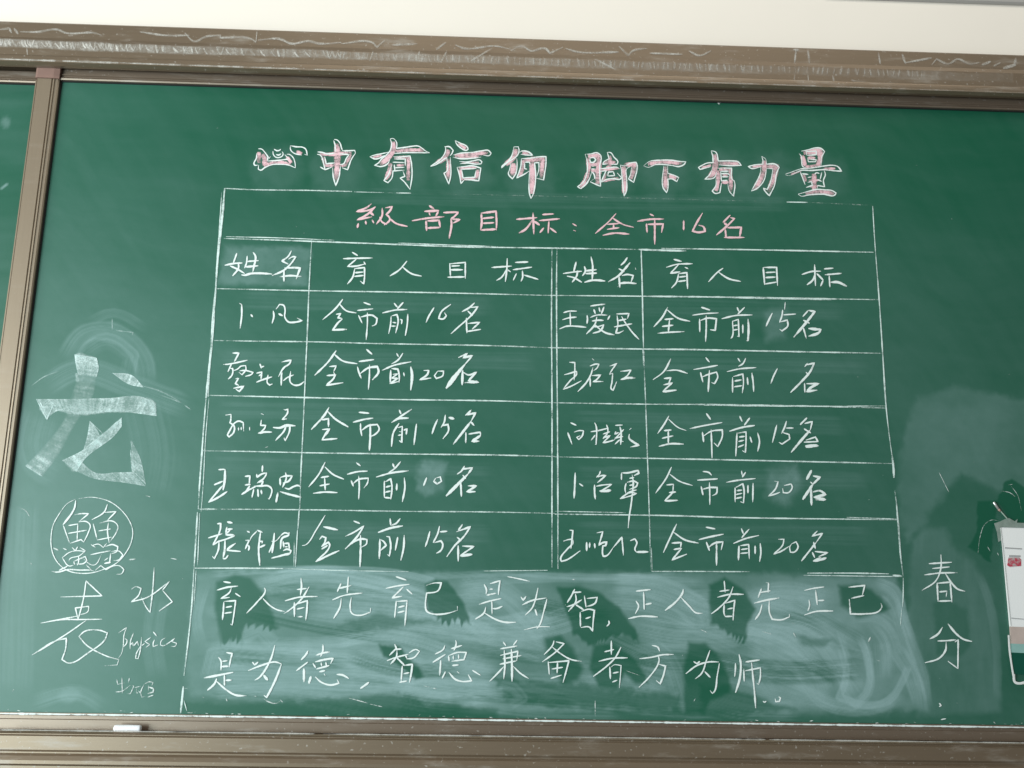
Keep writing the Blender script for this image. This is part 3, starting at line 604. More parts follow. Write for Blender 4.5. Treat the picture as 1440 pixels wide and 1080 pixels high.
row('handwritten name in the third row, left half', (285, 560, 9, """290,215 360,205 355,290 345,310 400,355 390,440 335,490 315,465 350,400 400,320 460,290 515,310 520,420; 1.6:455,370 455,410; 1.8:490,365 490,405; 1.8:595,365 598,410
|740,195 775,210; 745,275 735,345 800,345 780,390 740,420; 2.8:700,445 780,430 880,430
|1025,140 1050,150 1080,140 1075,190 1010,270 1070,262; 3:890,370 980,375 1060,345 1175,350; 1040,330 1050,370 920,540; 1050,365 1105,350 1100,420 1045,540 1030,500""", 2.3))
row('goal in the third row, left half', (435, 560, N, """3:155,70 120,130 15,245; 3:145,105 200,160 305,225; 95,170 150,160 150,225; 100,245 160,240 130,290; 2.8:150,240 100,325 220,315
|385,110 468,118; 2.8:340,188 430,165 498,155; 400,195 400,240 410,295; 410,250 460,215 530,205 545,240 515,280 475,300; 3:475,200 475,300 468,410
|700,90 715,125; 800,85 730,130 640,190; 2.8:640,190 700,160 775,155; 700,195 655,270 640,378; 690,230 725,220 720,345 700,330; 700,260 720,262; 690,290 720,285; 735,250 760,240 755,285; 835,200 825,280 815,365
|1000,165 975,220 955,280|1060,130 1050,190 1025,230; 3.4:1085,150 1130,162; 1035,215 1080,205 1085,250 1040,318
|2.6:1215,135 1260,95 1230,130 1295,115 1260,180; 3.4:1262,178 1120,360; 1255,180 1285,215; 1220,265 1218,350; 1240,280 1330,265 1335,290; 3.6:1335,290 1270,335 1325,335""", 2.4))
row('handwritten name in the third row, right half', (775, 565, 9, """245,265 320,300; 2.6:210,390 240,470 265,540; 290,385 360,365 410,370 395,430 350,480 325,450 370,430
|550,265 570,310 570,540 555,540; 500,380 600,365 720,335; 560,420 505,490; 700,290 715,330 720,400; 655,410 745,380; 720,395 655,470; 665,455 745,430 655,520; 650,520 710,510 800,485
|1.8:810,300 905,295; 820,375 805,410 860,390; 870,315 885,380 880,545; 920,350 800,480; 805,460 910,440; 870,480 805,540; 890,500 915,505; 1015,335 990,355; 2.8:990,410 985,460 1040,510 1110,550 1000,575""", 2.2))
row('goal in the third row, right half', (910, 565, N, """170,110 130,180 80,250; 1.7:165,135 240,200 305,225; 130,225 190,220; 165,225 165,325; 115,285 205,265; 2.6:90,348 180,328 285,330
|460,90 495,140; 330,210 450,185 585,162; 430,235 440,315; 435,270 500,230 585,220 585,270 550,350 520,320; 498,215 502,330 505,440
|720,110 740,155; 800,125 755,185; 2.8:640,230 740,200 838,185; 700,240 695,330 690,425; 705,245 770,235 770,310 765,395 740,380; 715,275 760,270; 710,310 755,300; 705,355 755,335; 800,270 815,320; 860,240 875,310 860,390
|1010,180 975,320|1085,150 1070,200 1045,250; 1080,205 1140,205; 1055,240 1105,255 1110,290 1050,330 1025,315
|2.6:1245,125 1190,180; 1225,170 1285,155 1270,220; 3.4:1270,220 1200,300 1120,395; 1220,210 1275,245; 1235,300 1310,275 1330,310 1220,315; 4:1230,345 1330,340 1235,355""", 2.3))
row('handwritten name in the fourth row, left half', (275, 640, 9, """290,185 375,180; 3.4:375,180 370,320 350,445; 235,378 350,330; 350,380 165,600; 165,600 300,530 405,460
|625,270 690,265 680,380; 625,380 700,370; 690,385 640,460 580,500; 590,500 680,440 780,390; 850,130 845,215; 775,240 780,280 840,240 905,225; 905,225 870,290 780,355; 790,350 860,325; 860,330 830,390; 740,395 850,390 920,390 965,430 955,510 930,560 920,545; 740,430 715,540; 790,430 795,530; 3:830,440 840,495
|1140,220 1150,290 1100,410; 2.8:1070,290 1075,385; 1070,285 1140,265 1225,265 1180,330 1105,355; 1130,415 1180,430 1240,400 1300,385 1335,405; 2.8:1045,470 1020,600; 2.8:1070,462 1160,490 1340,535""", 2.5))
row('goal in the fourth row, left half', (425, 640, N, """180,55 130,150 50,250; 175,90 240,150 325,188; 145,175 210,165; 175,175 180,275; 135,240 215,225; 85,298 180,288 275,293
|420,58 455,85; 350,150 430,130 510,125; 380,195 400,245; 395,225 440,190 515,180 510,215 480,258; 440,160 445,240 440,345
|705,65 718,100; 768,50 720,105 670,140; 575,172 690,140 830,122; 640,200 640,330; 645,210 690,185 700,250 690,345; 650,250 690,240; 645,290 690,280; 640,330 690,335; 738,220 735,275; 795,175 800,250 780,365
|970,175 945,240|1040,180 1075,170 1085,205 1050,225 1025,205 1040,180
|1265,85 1240,125 1205,150; 3:1245,110 1325,100 1290,150; 4.2:1290,150 1200,240 1120,320; 1250,155 1275,185; 3:1235,215 1240,325; 3.2:1290,240 1355,240 1285,285 1350,285""", 2.4))
row('handwritten name in the fourth row, right half', (775, 645, 9, """2.8:305,175 300,330 290,505; 355,315 405,350
|625,155 610,200 570,240; 590,235 640,215 690,215 640,260 585,305; 2.8:550,330 550,430 560,515; 570,350 650,335 765,325 700,370 620,410; 3.8:610,410 690,410 760,400
|890,180 890,270; 2.8:890,180 970,180 1100,150 1110,185 1050,215; 990,250 1050,240; 1025,200 1040,300 1025,470 1010,600 990,720 975,880; 950,310 935,380 945,440; 960,300 1050,285 1095,310 1080,350 990,390; 990,340 1040,330 1040,360; 945,450 1000,420 1085,395; 870,510 940,490 1010,470 1085,440; 870,510 1000,430 1080,440""", 2.2))
row('goal in the fourth row, right half', (910, 645, N, """190,65 150,150 65,270; 1.9:175,120 250,175 355,210; 150,205 205,200 200,260; 170,265 225,260; 205,260 135,330; 3:135,330 240,325
|430,100 480,108 502,130; 390,168 470,163 550,158; 420,215 435,285; 425,240 490,225 545,225 540,270 505,290; 485,185 488,280 488,360
|735,95 740,130; 768,105 740,145; 615,185 700,170 845,155; 685,225 685,340; 690,225 745,195 755,250 750,345 725,335; 695,250 740,245; 690,280 740,270; 690,310 740,300; 785,205 785,270; 825,190 822,340
|990,175 1020,180 1000,235 945,292 1000,275 1035,262|1065,210 1120,198 1130,220 1100,265 1060,265 1055,230
|3.6:1280,90 1240,165; 3:1290,135 1345,145 1290,200; 4:1290,200 1210,320; 1270,180 1290,200; 3.2:1275,220 1280,365; 3.6:1290,260 1345,250 1390,280 1300,300 1385,320 1310,320"""))
row('handwritten name in the fifth row, left half', (275, 720, 9, """275,150 320,145 315,220 290,290; 160,330 340,275; 290,290 220,420; 225,420 300,370 340,365; 300,375 290,480 240,590 215,560; 3:400,125 470,140; 400,190 385,270; 395,220 470,215; 440,230 380,280; 380,290 490,290; 500,300 370,350 280,375; 2.9:375,350 370,480 350,580; 345,590 380,590 415,545; 2.9:510,395 410,470 400,485 575,500
|650,240 690,260; 2.8:630,360 680,360 630,470; 1.6:690,365 700,330 780,240; 780,230 850,260; 665,420 680,440 670,490; 2.8:825,250 810,360 800,480 815,680; 800,375 850,370 840,400; 810,450 885,415
|2.8:1000,265 990,360 970,520; 1.6:960,370 1010,370 1080,300; 1080,300 1130,265 1190,280; 980,400 930,515; 3:1185,255 1180,290 1100,330 1075,470; 1110,370 1120,455; 1120,400 1180,395 1190,470; 1110,490 1160,470 1210,490 1190,530 1100,550; 1130,440 1170,440; 960,585 1060,560 1210,515""", 2.5))
row('goal in the fifth row, left half', (425, 720, N, """1.8:180,25 110,140 30,255 0,262; 3.4:165,115 280,140; 135,215 155,190 185,200 175,240 150,270; 150,270 205,235 215,260 105,388; 105,388 200,340 290,300; 150,290 200,260
|400,70 450,90; 335,190 400,160 480,110 430,190 335,290; 335,285 400,235 460,210 505,215 500,250 460,275; 3:455,180 455,300 450,430
|685,50 690,105; 765,50 730,90 690,105; 2.8:590,160 690,125 785,108; 2.8:605,210 605,260 600,365; 610,215 635,230 655,260 610,300; 655,190 680,195 690,260 680,345 665,330; 2.8:745,195 725,300; 2.8:795,180 790,280 768,378
|995,150 980,210 958,272|1070,110 1055,170 1020,240; 1070,155 1130,150; 1025,240 1080,225 1095,250 1080,300 1045,322
|1250,95 1215,145; 2.8:1200,155 1310,115 1260,190 1190,260 1125,350; 1205,195 1240,225; 3:1215,260 1215,385; 1245,265 1335,270 1290,300 1230,340; 3.8:1230,342 1325,330""", 2.5))
row('handwritten name in the fifth row, right half', (775, 725, 9, """230,185 275,190 265,300 250,420; 155,325 215,305 270,300 275,345 200,430 120,545 130,580 200,560 370,445
|2.6:450,335 450,450; 2.6:490,340 485,410; 2.4:550,350 555,415; 575,220 655,205 630,290 605,375 650,345 705,335 690,380 655,385 650,480 660,515 700,510 790,400
|790,400 895,275 905,380 915,505; 1000,320 1060,295 1085,340 1060,430 1080,465; 2.9:1080,462 1230,460; 2.6:1262,515 1270,520""", 2.3))
row('goal in the fifth row, right half', (920, 725, N, """175,65 130,160 70,290; 150,130 240,190 345,215; 135,215 210,210 205,250; 150,265 210,255; 215,255 180,295 140,345 255,300
|400,90 475,105; 345,188 440,165 540,145; 405,205 430,275; 420,250 470,215 535,205 520,270; 3:485,200 485,390
|678,100 695,145; 740,105 700,150 680,175; 615,218 710,180 815,155; 3:660,235 655,350; 670,235 735,225 740,340; 675,265 730,258; 670,295 730,290; 785,235 785,300; 825,215 830,290 820,360
|965,185 1010,185 1000,230 930,300 985,280 1050,240|1070,220 1105,205 1120,245 1090,285 1060,285 1055,245 1070,220
|1270,120 1230,160 1310,140 1260,210; 3:1260,210 1145,355; 1240,205 1255,260; 1230,285 1250,330; 1250,280 1350,290 1280,320; 3.6:1235,355 1290,345 1340,330; 1240,350 1300,325"""))
row('upper line of the motto over eraser smears', (290, 800, 6, """145,108 210,118; 90,180 180,155 270,145; 215,150 200,195 125,250 200,240; 245,205 290,235; 150,280 145,360 138,430; 150,275 250,268 235,380 220,475 205,465; 165,325 220,315; 155,375 220,365
|490,160 500,180 430,280 340,375; 480,250 540,310 600,345 665,360
|800,75 805,150 795,225; 765,175 850,165; 870,150 800,260 700,350 655,378; 665,270 780,240 940,232; 2.6:745,280 745,405; 750,300 855,268 850,350 840,435; 765,340 830,325; 770,405 815,402
|1140,120 1105,195; 1120,165 1225,140; 1200,65 1190,205; 1065,262 1160,225 1320,203; 1140,250 1130,320 1075,420; 1225,240 1215,320 1230,375 1300,392 1385,365 1388,330"""),
(530, 800, 6, """160,65 250,95; 75,165 170,145 275,130; 225,150 130,245 215,230; 250,170 300,215; 165,270 150,410; 170,275 255,268 245,380 235,485; 180,325 235,312; 175,370 235,355
|415,140 480,120 545,118 515,185 420,205 410,300 420,355 470,380 580,378 680,350 680,315
|905,130 925,175 920,220; 955,125 1040,100 1030,160 1025,220; 2.6:950,172 980,170; 925,222 1010,205; 860,300 940,275 1050,250; 970,270 972,385; 975,335 1010,335 1060,315; 920,320 905,370 830,425; 905,370 1000,425 1080,450 1175,450
|1215,235 1235,265 1260,230; 1225,305 1300,270 1430,245; 1360,160 1340,250 1310,330 1250,392; 1335,340 1352,395; 1435,255 1410,350 1375,470 1350,505 1350,480; 1.8:1100,65 1180,80 1290,105; 1.6:1240,515 1350,490 1460,488"""),
(770, 800, 6, """230,170 200,230 165,285; 215,200 285,195; 160,320 210,305 290,260; 235,210 240,270 175,360; 235,300 305,345; 310,225 325,325; 330,250 420,240 400,290 325,320; 275,365 278,490; 280,360 350,340 395,350 385,440 380,525 350,490 280,495; 320,420 365,405
|515,435 520,460 498,485
|745,188 870,175; 810,195 815,345; 825,300 880,290; 745,270 768,310 740,380; 680,420 780,400 930,405
|2.9:1145,170 1140,200 1080,280 990,352; 1125,240 1200,320 1250,370 1310,375"""),
(1010, 800, 6, """50,100 58,200; 10,190 95,178; 125,150 90,240 0,335 -60,380; -10,240 100,215 215,215; 50,300 50,380 60,400; 60,290 140,265 130,350 125,435; 75,340 125,330; 55,402 125,400
|365,165 335,245; 350,200 440,185; 425,115 420,200; 400,115 425,120; 300,290 400,265 515,245; 370,300 350,370 310,430; 430,265 432,370 455,425 530,430 600,405 600,380
|725,182 800,165 895,152; 820,175 835,305; 840,268 895,265; 765,260 770,310 755,355; 725,390 820,360 970,355
|1095,155 1235,140 1215,220; 1120,248 1230,225; 1105,255 1115,380 1240,380 1350,360 1380,320 1372,290
|1285,575 1265,615"""), w=2.3, name='motto_line')
row('lower line of the motto over eraser smears', (280, 900, 6, """165,145 185,175 185,255; 230,105 280,115 265,170 255,230; 195,180 240,175; 190,225 250,220; 2.9:40,320 150,300 290,272; 215,290 215,385; 3:225,340 275,338; 2.9:150,325 130,370 70,425; 150,350 230,420 310,465 400,470
|450,185 470,210 500,185; 415,258 540,210 640,185 695,200; 640,45 610,150 560,250 510,315 470,340; 3.2:545,295 580,340; 2.9:695,205 660,300 620,390 570,485 548,465
|920,90 905,120 860,170; 920,185 820,260; 3.4:885,240 885,355; 1045,35 1045,90 1025,140; 985,130 1045,110 1105,100; 960,195 985,235; 980,185 1060,165 1130,155 1110,200; 1030,190 1035,220; 1070,185 1075,220; 990,245 1100,215; 3:1015,268 1065,258; 3.2:945,305 925,370; 980,310 1030,355 1110,380 1180,365 1165,330; 1055,285 1065,300; 1160,290 1210,295 1265,325
|3:1435,355 1410,375 1360,410""", 2.6),
(530, 900, 6, """150,35 165,70 105,130; 150,80 210,75; 85,175 150,150 270,120; 170,85 165,140 115,205; 165,145 235,215; 240,125 255,155; 270,110 330,80 360,95 310,150 250,160; 215,215 205,350; 220,215 300,205 290,280 275,360; 225,285 275,275; 190,357 255,345
|575,45 560,80 490,120; 580,120 470,190; 2.8:540,170 530,300; 665,0 670,30 650,90; 625,75 720,45; 605,130 610,180; 610,130 680,105 755,105 735,165 630,180; 645,130 645,165; 690,120 690,160; 635,215 690,210; 580,265 550,325; 605,270 660,330 720,350 800,345 770,290; 675,265 695,280; 805,255 875,298
|1065,15 1090,50; 1185,0 1150,45; 1040,75 1185,50; 2.8:1075,85 1080,215 1070,330; 2.8:1135,75 1140,220 1140,350; 1040,130 1190,95 1180,175; 1060,160 1220,130; 1035,205 1180,175; 1070,225 1020,280 950,350; 1150,220 1210,280 1280,325"""),
(740, 890, 6, """235,65 225,100 150,185; 250,75 320,90 250,160 135,245; 220,120 290,175 380,225 470,240; 185,240 195,355; 190,250 360,235 335,330 310,420; 215,305 310,290; 265,250 260,340; 205,385 300,355
|718,65 718,185; 660,160 740,140; 800,120 750,210 680,280 565,368; 610,240 720,215 855,210; 705,285 710,390; 1.5:715,290 740,270 800,275 795,350 785,465; 730,340 780,330; 725,415 770,398
|1060,105 1110,120 1125,155; 955,218 1060,205 1150,185 1245,182; 1115,190 1120,240 1040,370 950,460; 1120,265 1175,280 1160,350 1130,430 1095,400"""),
(890, 890, 6, """510,240 540,260 565,240; 445,345 540,275 640,245 725,245; 650,145 620,230 580,340 520,392; 605,325 655,378; 730,255 710,370 690,490 670,510 650,485
|865,255 865,300 858,370; 2.8:895,180 910,260 900,390 865,505; 2.8:950,245 1070,228; 935,300 938,410; 945,320 1075,295 1075,370 1060,435 1045,425; 2.9:1000,250 1010,350 1025,500 1035,635
|1095,575 1110,585 1125,575|1200,555 1205,580 1235,578 1245,550 1230,538"""), w=2.3, name='motto_line')
row('two large spaced characters stacked right of the table', (1280, 770, 6.17, """160,140 360,128; 190,182 340,168; 120,238 250,222 410,218; 265,60 265,180 220,290 100,372; 300,220 360,310 410,360 475,380; 232,305 240,470; 235,310 345,300 360,475; 250,385 320,378; 1.4:318,380 310,430; 245,465 365,462
|2.6:280,690 240,750 165,795; 2.6:325,660 400,750 460,795 535,815; 235,810 310,808 400,800; 385,820 415,800 412,1050 325,985; 2.8:310,815 305,890 250,960 125,1000"""), w=2.4, name='side_writing')
row('round seal of four fish characters', (60, 690, 8.64, """1.5:400,105 300,160 200,290 130,420 105,560 110,700 150,820 230,920 330,980 470,1005 620,995 760,950 900,880 1010,760 1080,620 1095,480 1040,340 940,220 830,140 700,95 580,80 430,100
|2.8:405,120 390,210 360,270 250,415; 390,295 460,280 560,280 440,380; 250,415 330,640; 315,425 430,405; 430,400 420,610; 440,380 530,375 580,420 560,500 500,630; 310,520 540,480; 335,640 470,595 500,625
|790,165 750,260 600,355; 750,265 895,255 790,360; 615,400 665,600; 690,395 850,370 915,430 900,500 820,620; 800,390 790,500 810,635; 680,490 830,465; 665,600 840,565
|2.4:130,695 195,725; 250,700 295,720; 360,690 400,730 430,680; 240,815 330,750 420,730 520,740; 455,690 520,730 450,790 330,830 320,860; 240,815 320,915 380,905; 440,790 435,880 420,910; 380,860 450,830 520,800 540,850 500,885 400,890; 390,900 380,860; 1.4:500,830 590,900 640,900 720,770
|590,655 645,690; 1.4:610,665 680,650 740,690 780,640; 580,780 720,750 830,730; 760,680 850,655 915,680 900,740 820,770; 830,760 815,870 750,885; 830,740 930,735 975,780 930,840 860,850; 750,850 800,815; 2.4:750,885 830,870
|2.2:110,980 180,990 310,960 450,965 600,970 640,985; 310,915 200,970; 530,900 600,970; 640,970 710,910 770,960 860,915 940,915 990,960 960,1010 900,1015; 1.2:1050,835 1135,830"""), w=1.75, cover=.82, name='side_writing')
row('large looping cursive character at the lower left', (0, 680, 4, """340,638 450,635 575,632 485,548 470,650 440,765 425,700 500,690 495,720 440,740; 230,785 350,765 440,765 575,763; 230,785 440,745; 485,770 370,850 180,965; 180,965 300,890 375,870 370,930 350,990 390,1010 500,950 590,880 605,840 560,825 480,830 445,860 490,910 600,970 670,990 660,1020 590,1025
|868,472 860,600 845,725 820,690 795,635; 740,595 765,580 795,590 780,630 740,665 830,640 955,550; 955,550 915,600 970,665 895,718"""), w=2.0, cover=.80, name='side_writing')
row('word Physics in small handwriting', (150, 860, 8.31, """1.3:140,250 235,185 205,270 195,400 175,490 140,545; 205,310 240,330 235,370 190,420
|320,240 280,350 275,440; 280,390 305,360 315,410|320,400 360,350 375,400; 410,300 395,450 370,550 340,545 350,490 400,400
|520,300 450,350 505,385 460,420; 410,400 450,370|545,235 590,290; 560,330 545,370 545,410 600,390
|690,305 640,340 630,390 660,400 720,370 800,310|800,310 760,350 820,370 800,405 750,405"""), w=1.6, cover=.80, name='side_writing')
row('two faint small characters under the word Physics', (150, 860, 8.31, """120,790 130,850 220,830; 180,770 185,960; 270,770 255,830; 100,940 180,930 280,860; 290,860 320,870 280,960 240,960
|330,890 400,870; 350,900 350,950 370,950; 370,920 400,960; 440,850 400,940 410,1000 460,990; 440,850 500,820 545,830 520,880; 490,860 490,930; 2.2:490,880 550,900 545,940 480,960; 2:480,1000 550,975"""), w=1.4, cover=.60, name='side_writing')
# the big flat-chalk character
c = Chalk()
def Q(s): return [(float(a.split(',')[0])/4, 420+float(a.split(',')[1])/4) for a in s.split()]
c.swath(Q('420,315 425,360 440,430'), Q('545,335 556,390 545,440'), [1.04, 0.81, 0.59], 0)
c.swath(Q('440,430 400,560 360,680 230,850 145,940'), Q('545,440 520,560 430,700 330,880 240,1000'), [0.34, 0.29, 0.26, 0.26, 0.31, 0.59], 0, edge=(.25, .25))
c.swath(Q('205,565 400,565 600,560 830,565 882,655'), Q('262,675 330,630 450,650 650,635 882,660'), [0.59, 0.49, 0.55, 0.72, 0.72, 0.91], 0, edge=(1.3, 1.25))
c.swath(Q('630,418 740,430 808,498'), Q('634,420 720,480 806,500'), .85, 0)
c.swath(Q('505,690 490,780 470,850'), Q('508,692 560,770 520,860'), [0.81, 0.72, 0.65], 0)
c.swath(Q('685,670 560,780 470,850 350,910'), Q('685,720 640,775 480,900 430,975'), [0.91, 0.72, 0.72, 0.91], 0)
c.swath(Q('440,900 540,980 650,978 745,975'), Q('430,970 530,1012 700,1035 820,1055'), [0.52, 0.55, 0.60], 0)
c.swath(Q('735,800 740,850 745,975'), Q('742,800 790,900 822,1050'), [0.45, 0.55, 0.65], 0)
for st, w_, cv_ in (('330,628 450,645 650,630 760,632', 4.5, .55), ('800,570 850,585 875,640', 7, .6), ('790,635 860,645', 5, .6), ('680,680 600,760 500,850', 6, .55), ('425,320 540,338', 8, .5), ('430,420 440,470', 5, .6), ('215,570 262,665', 6, .6), ('370,915 430,965', 7, .5), ('748,900 760,975', 5, .5), ('150,935 235,990', 5, .55)):
    c.ribbon(Q(st), w_, cv_, 0, rough=.3)
for st in ('205,565 245,640 265,680 300,600 330,605', '225,575 240,610 290,610', '800,570 850,575 880,650', '505,690 575,755', '685,670 560,780 470,850', '735,850 745,975', '420,315 545,335', '145,940 240,1000'):
    c.ribbon(Q(st), 1.6, .85, 0)
for st in ('330,410 250,440 180,490', '800,490 900,520 980,560 1020,585', '910,545 980,570 1015,585', '632,112 632,175', '1040,600 1075,625', '655,180 750,190 745,205'):
    c.ribbon(Q(st), 1.5, .45, 0)
o = c.build('rubbed_character', main, (MS,)); o['label'] = 'large half-rubbed character drawn with the side of the chalk'
# ruled table lines
LINES = """3.0:316,265 314,290 311,320 308,348 305,380 303,410; 2.6:303,410 299,450 297,485; 3.2:298,480 294,520 290,560; 2.4:290,560 286,610 284,640 281,680 279,716; 2.4:278,720 275,770 273,800; 2.2:273,800 270,850 265,900 259,950; 2.8:258,965 256,985 254,1003
;1.6:312,270 308,330 304,380;2.4:307,350 304,400 301,440 298,480;1.6:302,440 299,480 295,520 293,558;1.4:294,560 289,620 286,680 283,720;1.4:281,722 278,795;1.3:276,802 273,850;1.2:259,968 264,968;1.2:259,985 263,1000
;1.8:316,265 350,266.7 440,268 495,269.5;1.0:498,270 540,271;1.6:557,271.5 578,271.8;1.5:1106,284.3 1136,284.8
;2.1:315,335.5 380,337.5 450,340 560,344 640,347 770,349 900,351;1.4:318,333 400,335 470,338;3.0:898,351 925,352 965,353;2.0:930,349.5 1060,351.5 1228,355;1.4:560,342 640,345 700,347
;1.9:305,406 440,409 600,411.5 770,415.5;2.2:770,415.5 930,417 1060,418.5 1170,420.5 1236,421.5;1.3:1020,419 1170,422
;2.0:301,479 370,480 450,481 520,483 700,486.5 770,489;2.2:770,489 905,491 960,491.5 1060,493.5 1240,497
;1.9:291,556 445,559.5 560,562 695,563.8 780,566.5;2.0:780,566.5 905,568.5 1000,569 1170,572 1245,574;1.4:990,570 1110,571.5 1245,571
;2.0:283,634 350,635 445,637 560,638.5 695,640 780,642;2.0:780,642.5 935,645 1170,650 1254,652
;2.6:279,716 305,716;1.9:300,716 435,717 560,719 685,720 780,722;2.0:780,723 935,725 1040,728 1180,730 1262,731;1.4:1190,727.5 1262,730;1.3:780,719 880,721
;1.8:274,799 340,799 400,799.5;1.0:400,799.5 470,802 575,804;1.2:680,803 770,802;1.7:916,803.5 960,803.5 1055,804;1.8:1135,806 1200,806 1250,807;1.4:1130,809 1200,810 1270,811;2.8:1255,809 1268,810
;2.0:438.5,337 436.5,370 434.5,410 433,450 431.5,485 429.5,530 428,565 425.5,620 423.5,660 421.5,720;2.2:421,715 419,745;1.8:418.5,745 415.5,797;1.2:414,760 413.5,797
;2.2:776.2,350 775.8,400 775.5,450 776,520 776.3,600 776.2,700 776.2,798;2.0:783.2,348 782.6,400 782.8,460 783.3,520 784,600 784.5,700 784.6,800
;2.0:901.5,350 903,400 904,450 905,495;3.0:904.5,490 905.5,515;2.0:905.5,510 908,570 910.5,645 912,690 913.5,740 914.5,780 915.8,803;1.3:916,770 917,803
;1.6:1227,290 1229,325 1231,355;2.0:1231,355 1236,420 1241,497 1246,574 1250,610 1254,640;3.2:1254,640 1256,655 1257,672;2.2:1258,690 1260,705 1262,730 1266,780 1270,812;1.2:1260,700 1264,740 1267,790;1.6:1270,812 1270,835 1269,855;1.0:1268,855 1266,880"""
c = Chalk()
for st in LINES.replace('\n', '').split(';'):
    for mi, ww, pts in parse(st, 0, 0, 1): c.ribbon(pts, ww, .76, 0, taper=.7, rough=.16, step=4)
o = c.build('table_ruling', main, (MRULE,)); o['kind'] = 'stuff'; o['label'] = 'ruled chalk lines of the table'
# crumbs, ticks and stray marks
c = Chalk()
for st_ in ([(540, 271), (557, 271.5)], [(578, 272), (700, 274.5), (860, 278), (1000, 281.5), (1106, 284.3)], [(1136, 284.8), (1228, 289)]): c.ribbon(st_, 1.3, .34, 0, rough=.3)
for st in """500,700 512,715 500,722;510,797 540,792;818,810 828,820""".split(';'):
    for mi, ww, pts in parse(st, 1200, 820, 4.154): c.ribbon(pts, 1.8, .9)
for st in """1.1:230,110 345,108;1.5:170,405 210,405;1.0:1140,455 1210,460""".split(';'): pass
for mi, ww, pts in parse("""1.4:1408,690.5 1412,691;1.0:1412,691 1420,693 1428,699;.9:1422,684 1431,697 1436,718;1.1:1375,778 1378,755 1385,737 1396,731 1404,733;1.8:1402,777 1404,781;1.2:1388,768 1392,775;1.4:1418,682 1424,681;1.4:1320,664 1328,680 1334,692;1.6:1007,141 1011,147 1013,143;1.4:1326,143 1332,151;1.4:1320,153 1335,153 1356,154;1.6:1322,152 1330,147 1336,151;1.2:1093,146 1094,147
;2.4:284,980 287,981;2:305,979 309,980;2:308,984 311,983;2.2:318,982 320,987;1.6:356,978 362,980;2.0:370,982 378,987 388,989 396,985;2:394,984 398,988;1.6:490,981.5 500,984 518,989;1.4:520,990 538,994;2:608,967.5 614,968.5;1.6:595,964 610,968
;2:1113,876 1117,877;2.2:1115,889 1119,896;1.8:1152,892 1152,896;2:512,812 514,812;1.2:890,1020 890,1020;2.2:804,815 809,815;1.6:1100,873 1106,870;2:837,985 837,1008;1.2:1232,928 1238,930;1.1:880,943 900,950;1.2:975,987 978,982;1.8:1345,988 1346,989
;1.6:1072,888 1085,892;1.5:985,885 995,890;1.3:240,785 250,787;1.4:20,969 17,973;1.2:24,713 36,718 42,727;1.2:43,790 45,795;1.1:205,697 212,699;1.1:180,788 190,787;2:372,630 378,628;1.2:302,600 302,601""".replace('\n', ''), 0, 0, 1): c.ribbon(pts, ww*.85, .55, 0)
rr = random.Random(3)
for i in range(150):                                          # chalk specks
    x, y = rr.uniform(60, 1436), rr.uniform(160, 1005)
    if y < 780 and rr.random() < .45: continue
    c.ribbon([(x, y), (x+rr.uniform(-2, 2), y+rr.uniform(-1.5, 1.5))], rr.uniform(.6, 1.4), rr.uniform(.3, .7), 0)
for i in range(90):                                           # dust caught along the lower edge
    x = rr.uniform(0, 1440); y = 1002+x*20/1440-rr.uniform(.5, 5)
    c.ribbon([(x, y), (x+rr.uniform(1, 5), y+rr.uniform(-1, 1))], rr.uniform(.8, 1.6), rr.uniform(.4, .9), 0)
o = c.build('chalk_flecks', main, (MW,)); o['kind'] = 'stuff'
# line of dust on the lip of the lower edge
c = Chalk()
for k in range(60):
    x = k*24.5; y = 1003.2+x*19.6/1440
    c.ribbon([(x, y), (x+12, y+.3), (x+26, y+.36)], rr.uniform(1.6, 2.8), rr.uniform(.75, 1.1), 0, Y=-.0066, taper=.8)
o = c.build('dust_and_highlight_line', main, (MW,)); o['kind'] = 'stuff'; o['label'] = 'white line of chalk dust along the lower edge'
c = Chalk()  # pale ribbons paint the highlight of the rounded lip, with some dust
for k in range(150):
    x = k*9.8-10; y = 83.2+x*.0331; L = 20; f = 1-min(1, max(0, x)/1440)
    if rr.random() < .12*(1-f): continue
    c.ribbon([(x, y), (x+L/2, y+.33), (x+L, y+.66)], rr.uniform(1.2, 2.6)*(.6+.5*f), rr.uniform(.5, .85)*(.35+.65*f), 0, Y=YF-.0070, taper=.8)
o = c.build('dust_and_highlight_line', frame, (MG,)); o['kind'] = 'stuff'; o['label'] = 'painted highlight with pale dust specks along the lip of the top rail'
# scribbles on the top rail of the frame
def scrib(parts, Y, w, cover):
    for x0, y0, sc, txt in parts:
        for mi, ww, pts in parse(txt, x0, y0, sc):
            c = Chalk(); c.ribbon(pts, ww or w, cover, 0, Y=Y); c.build('chalk_scribble', frame, (MG,))
scrib([(0, 0, 3, """0,125 40,120 50,140;60,120 78,145;85,135 160,135 240,125 280,140 400,140 430,150;590,135 700,150 800,150;780,140 820,175 870,155 930,150 930,160 1060,165 1080,180;1.3:1085,130 1080,180;1090,170 1180,165 1230,185 1300,175 1350,185 1440,180"""),
 (480, 0, 3, """0,185 130,180 150,200 185,170;215,190 320,185;400,210 440,180;480,190 520,205 650,195 720,210;715,215 760,195 800,215 860,205 880,225 935,200;945,205 1000,220 1170,220;1170,195 1210,235 1230,215 1290,205;1300,225 1440,230"""),
 (960, 0, 3, """25,215 70,235 120,215;465,210 490,212;2.6:478,212 472,265;2.6:528,210 535,270;2.6:825,222 833,270;3:925,228 940,270;940,265 1050,245;1050,275 1070,250 1120,270 1160,250 1210,270 1250,265;1260,275 1300,260;1310,280 1340,265;4.5:1350,290 1400,275 1405,245""")], YF, 2.9, .62)
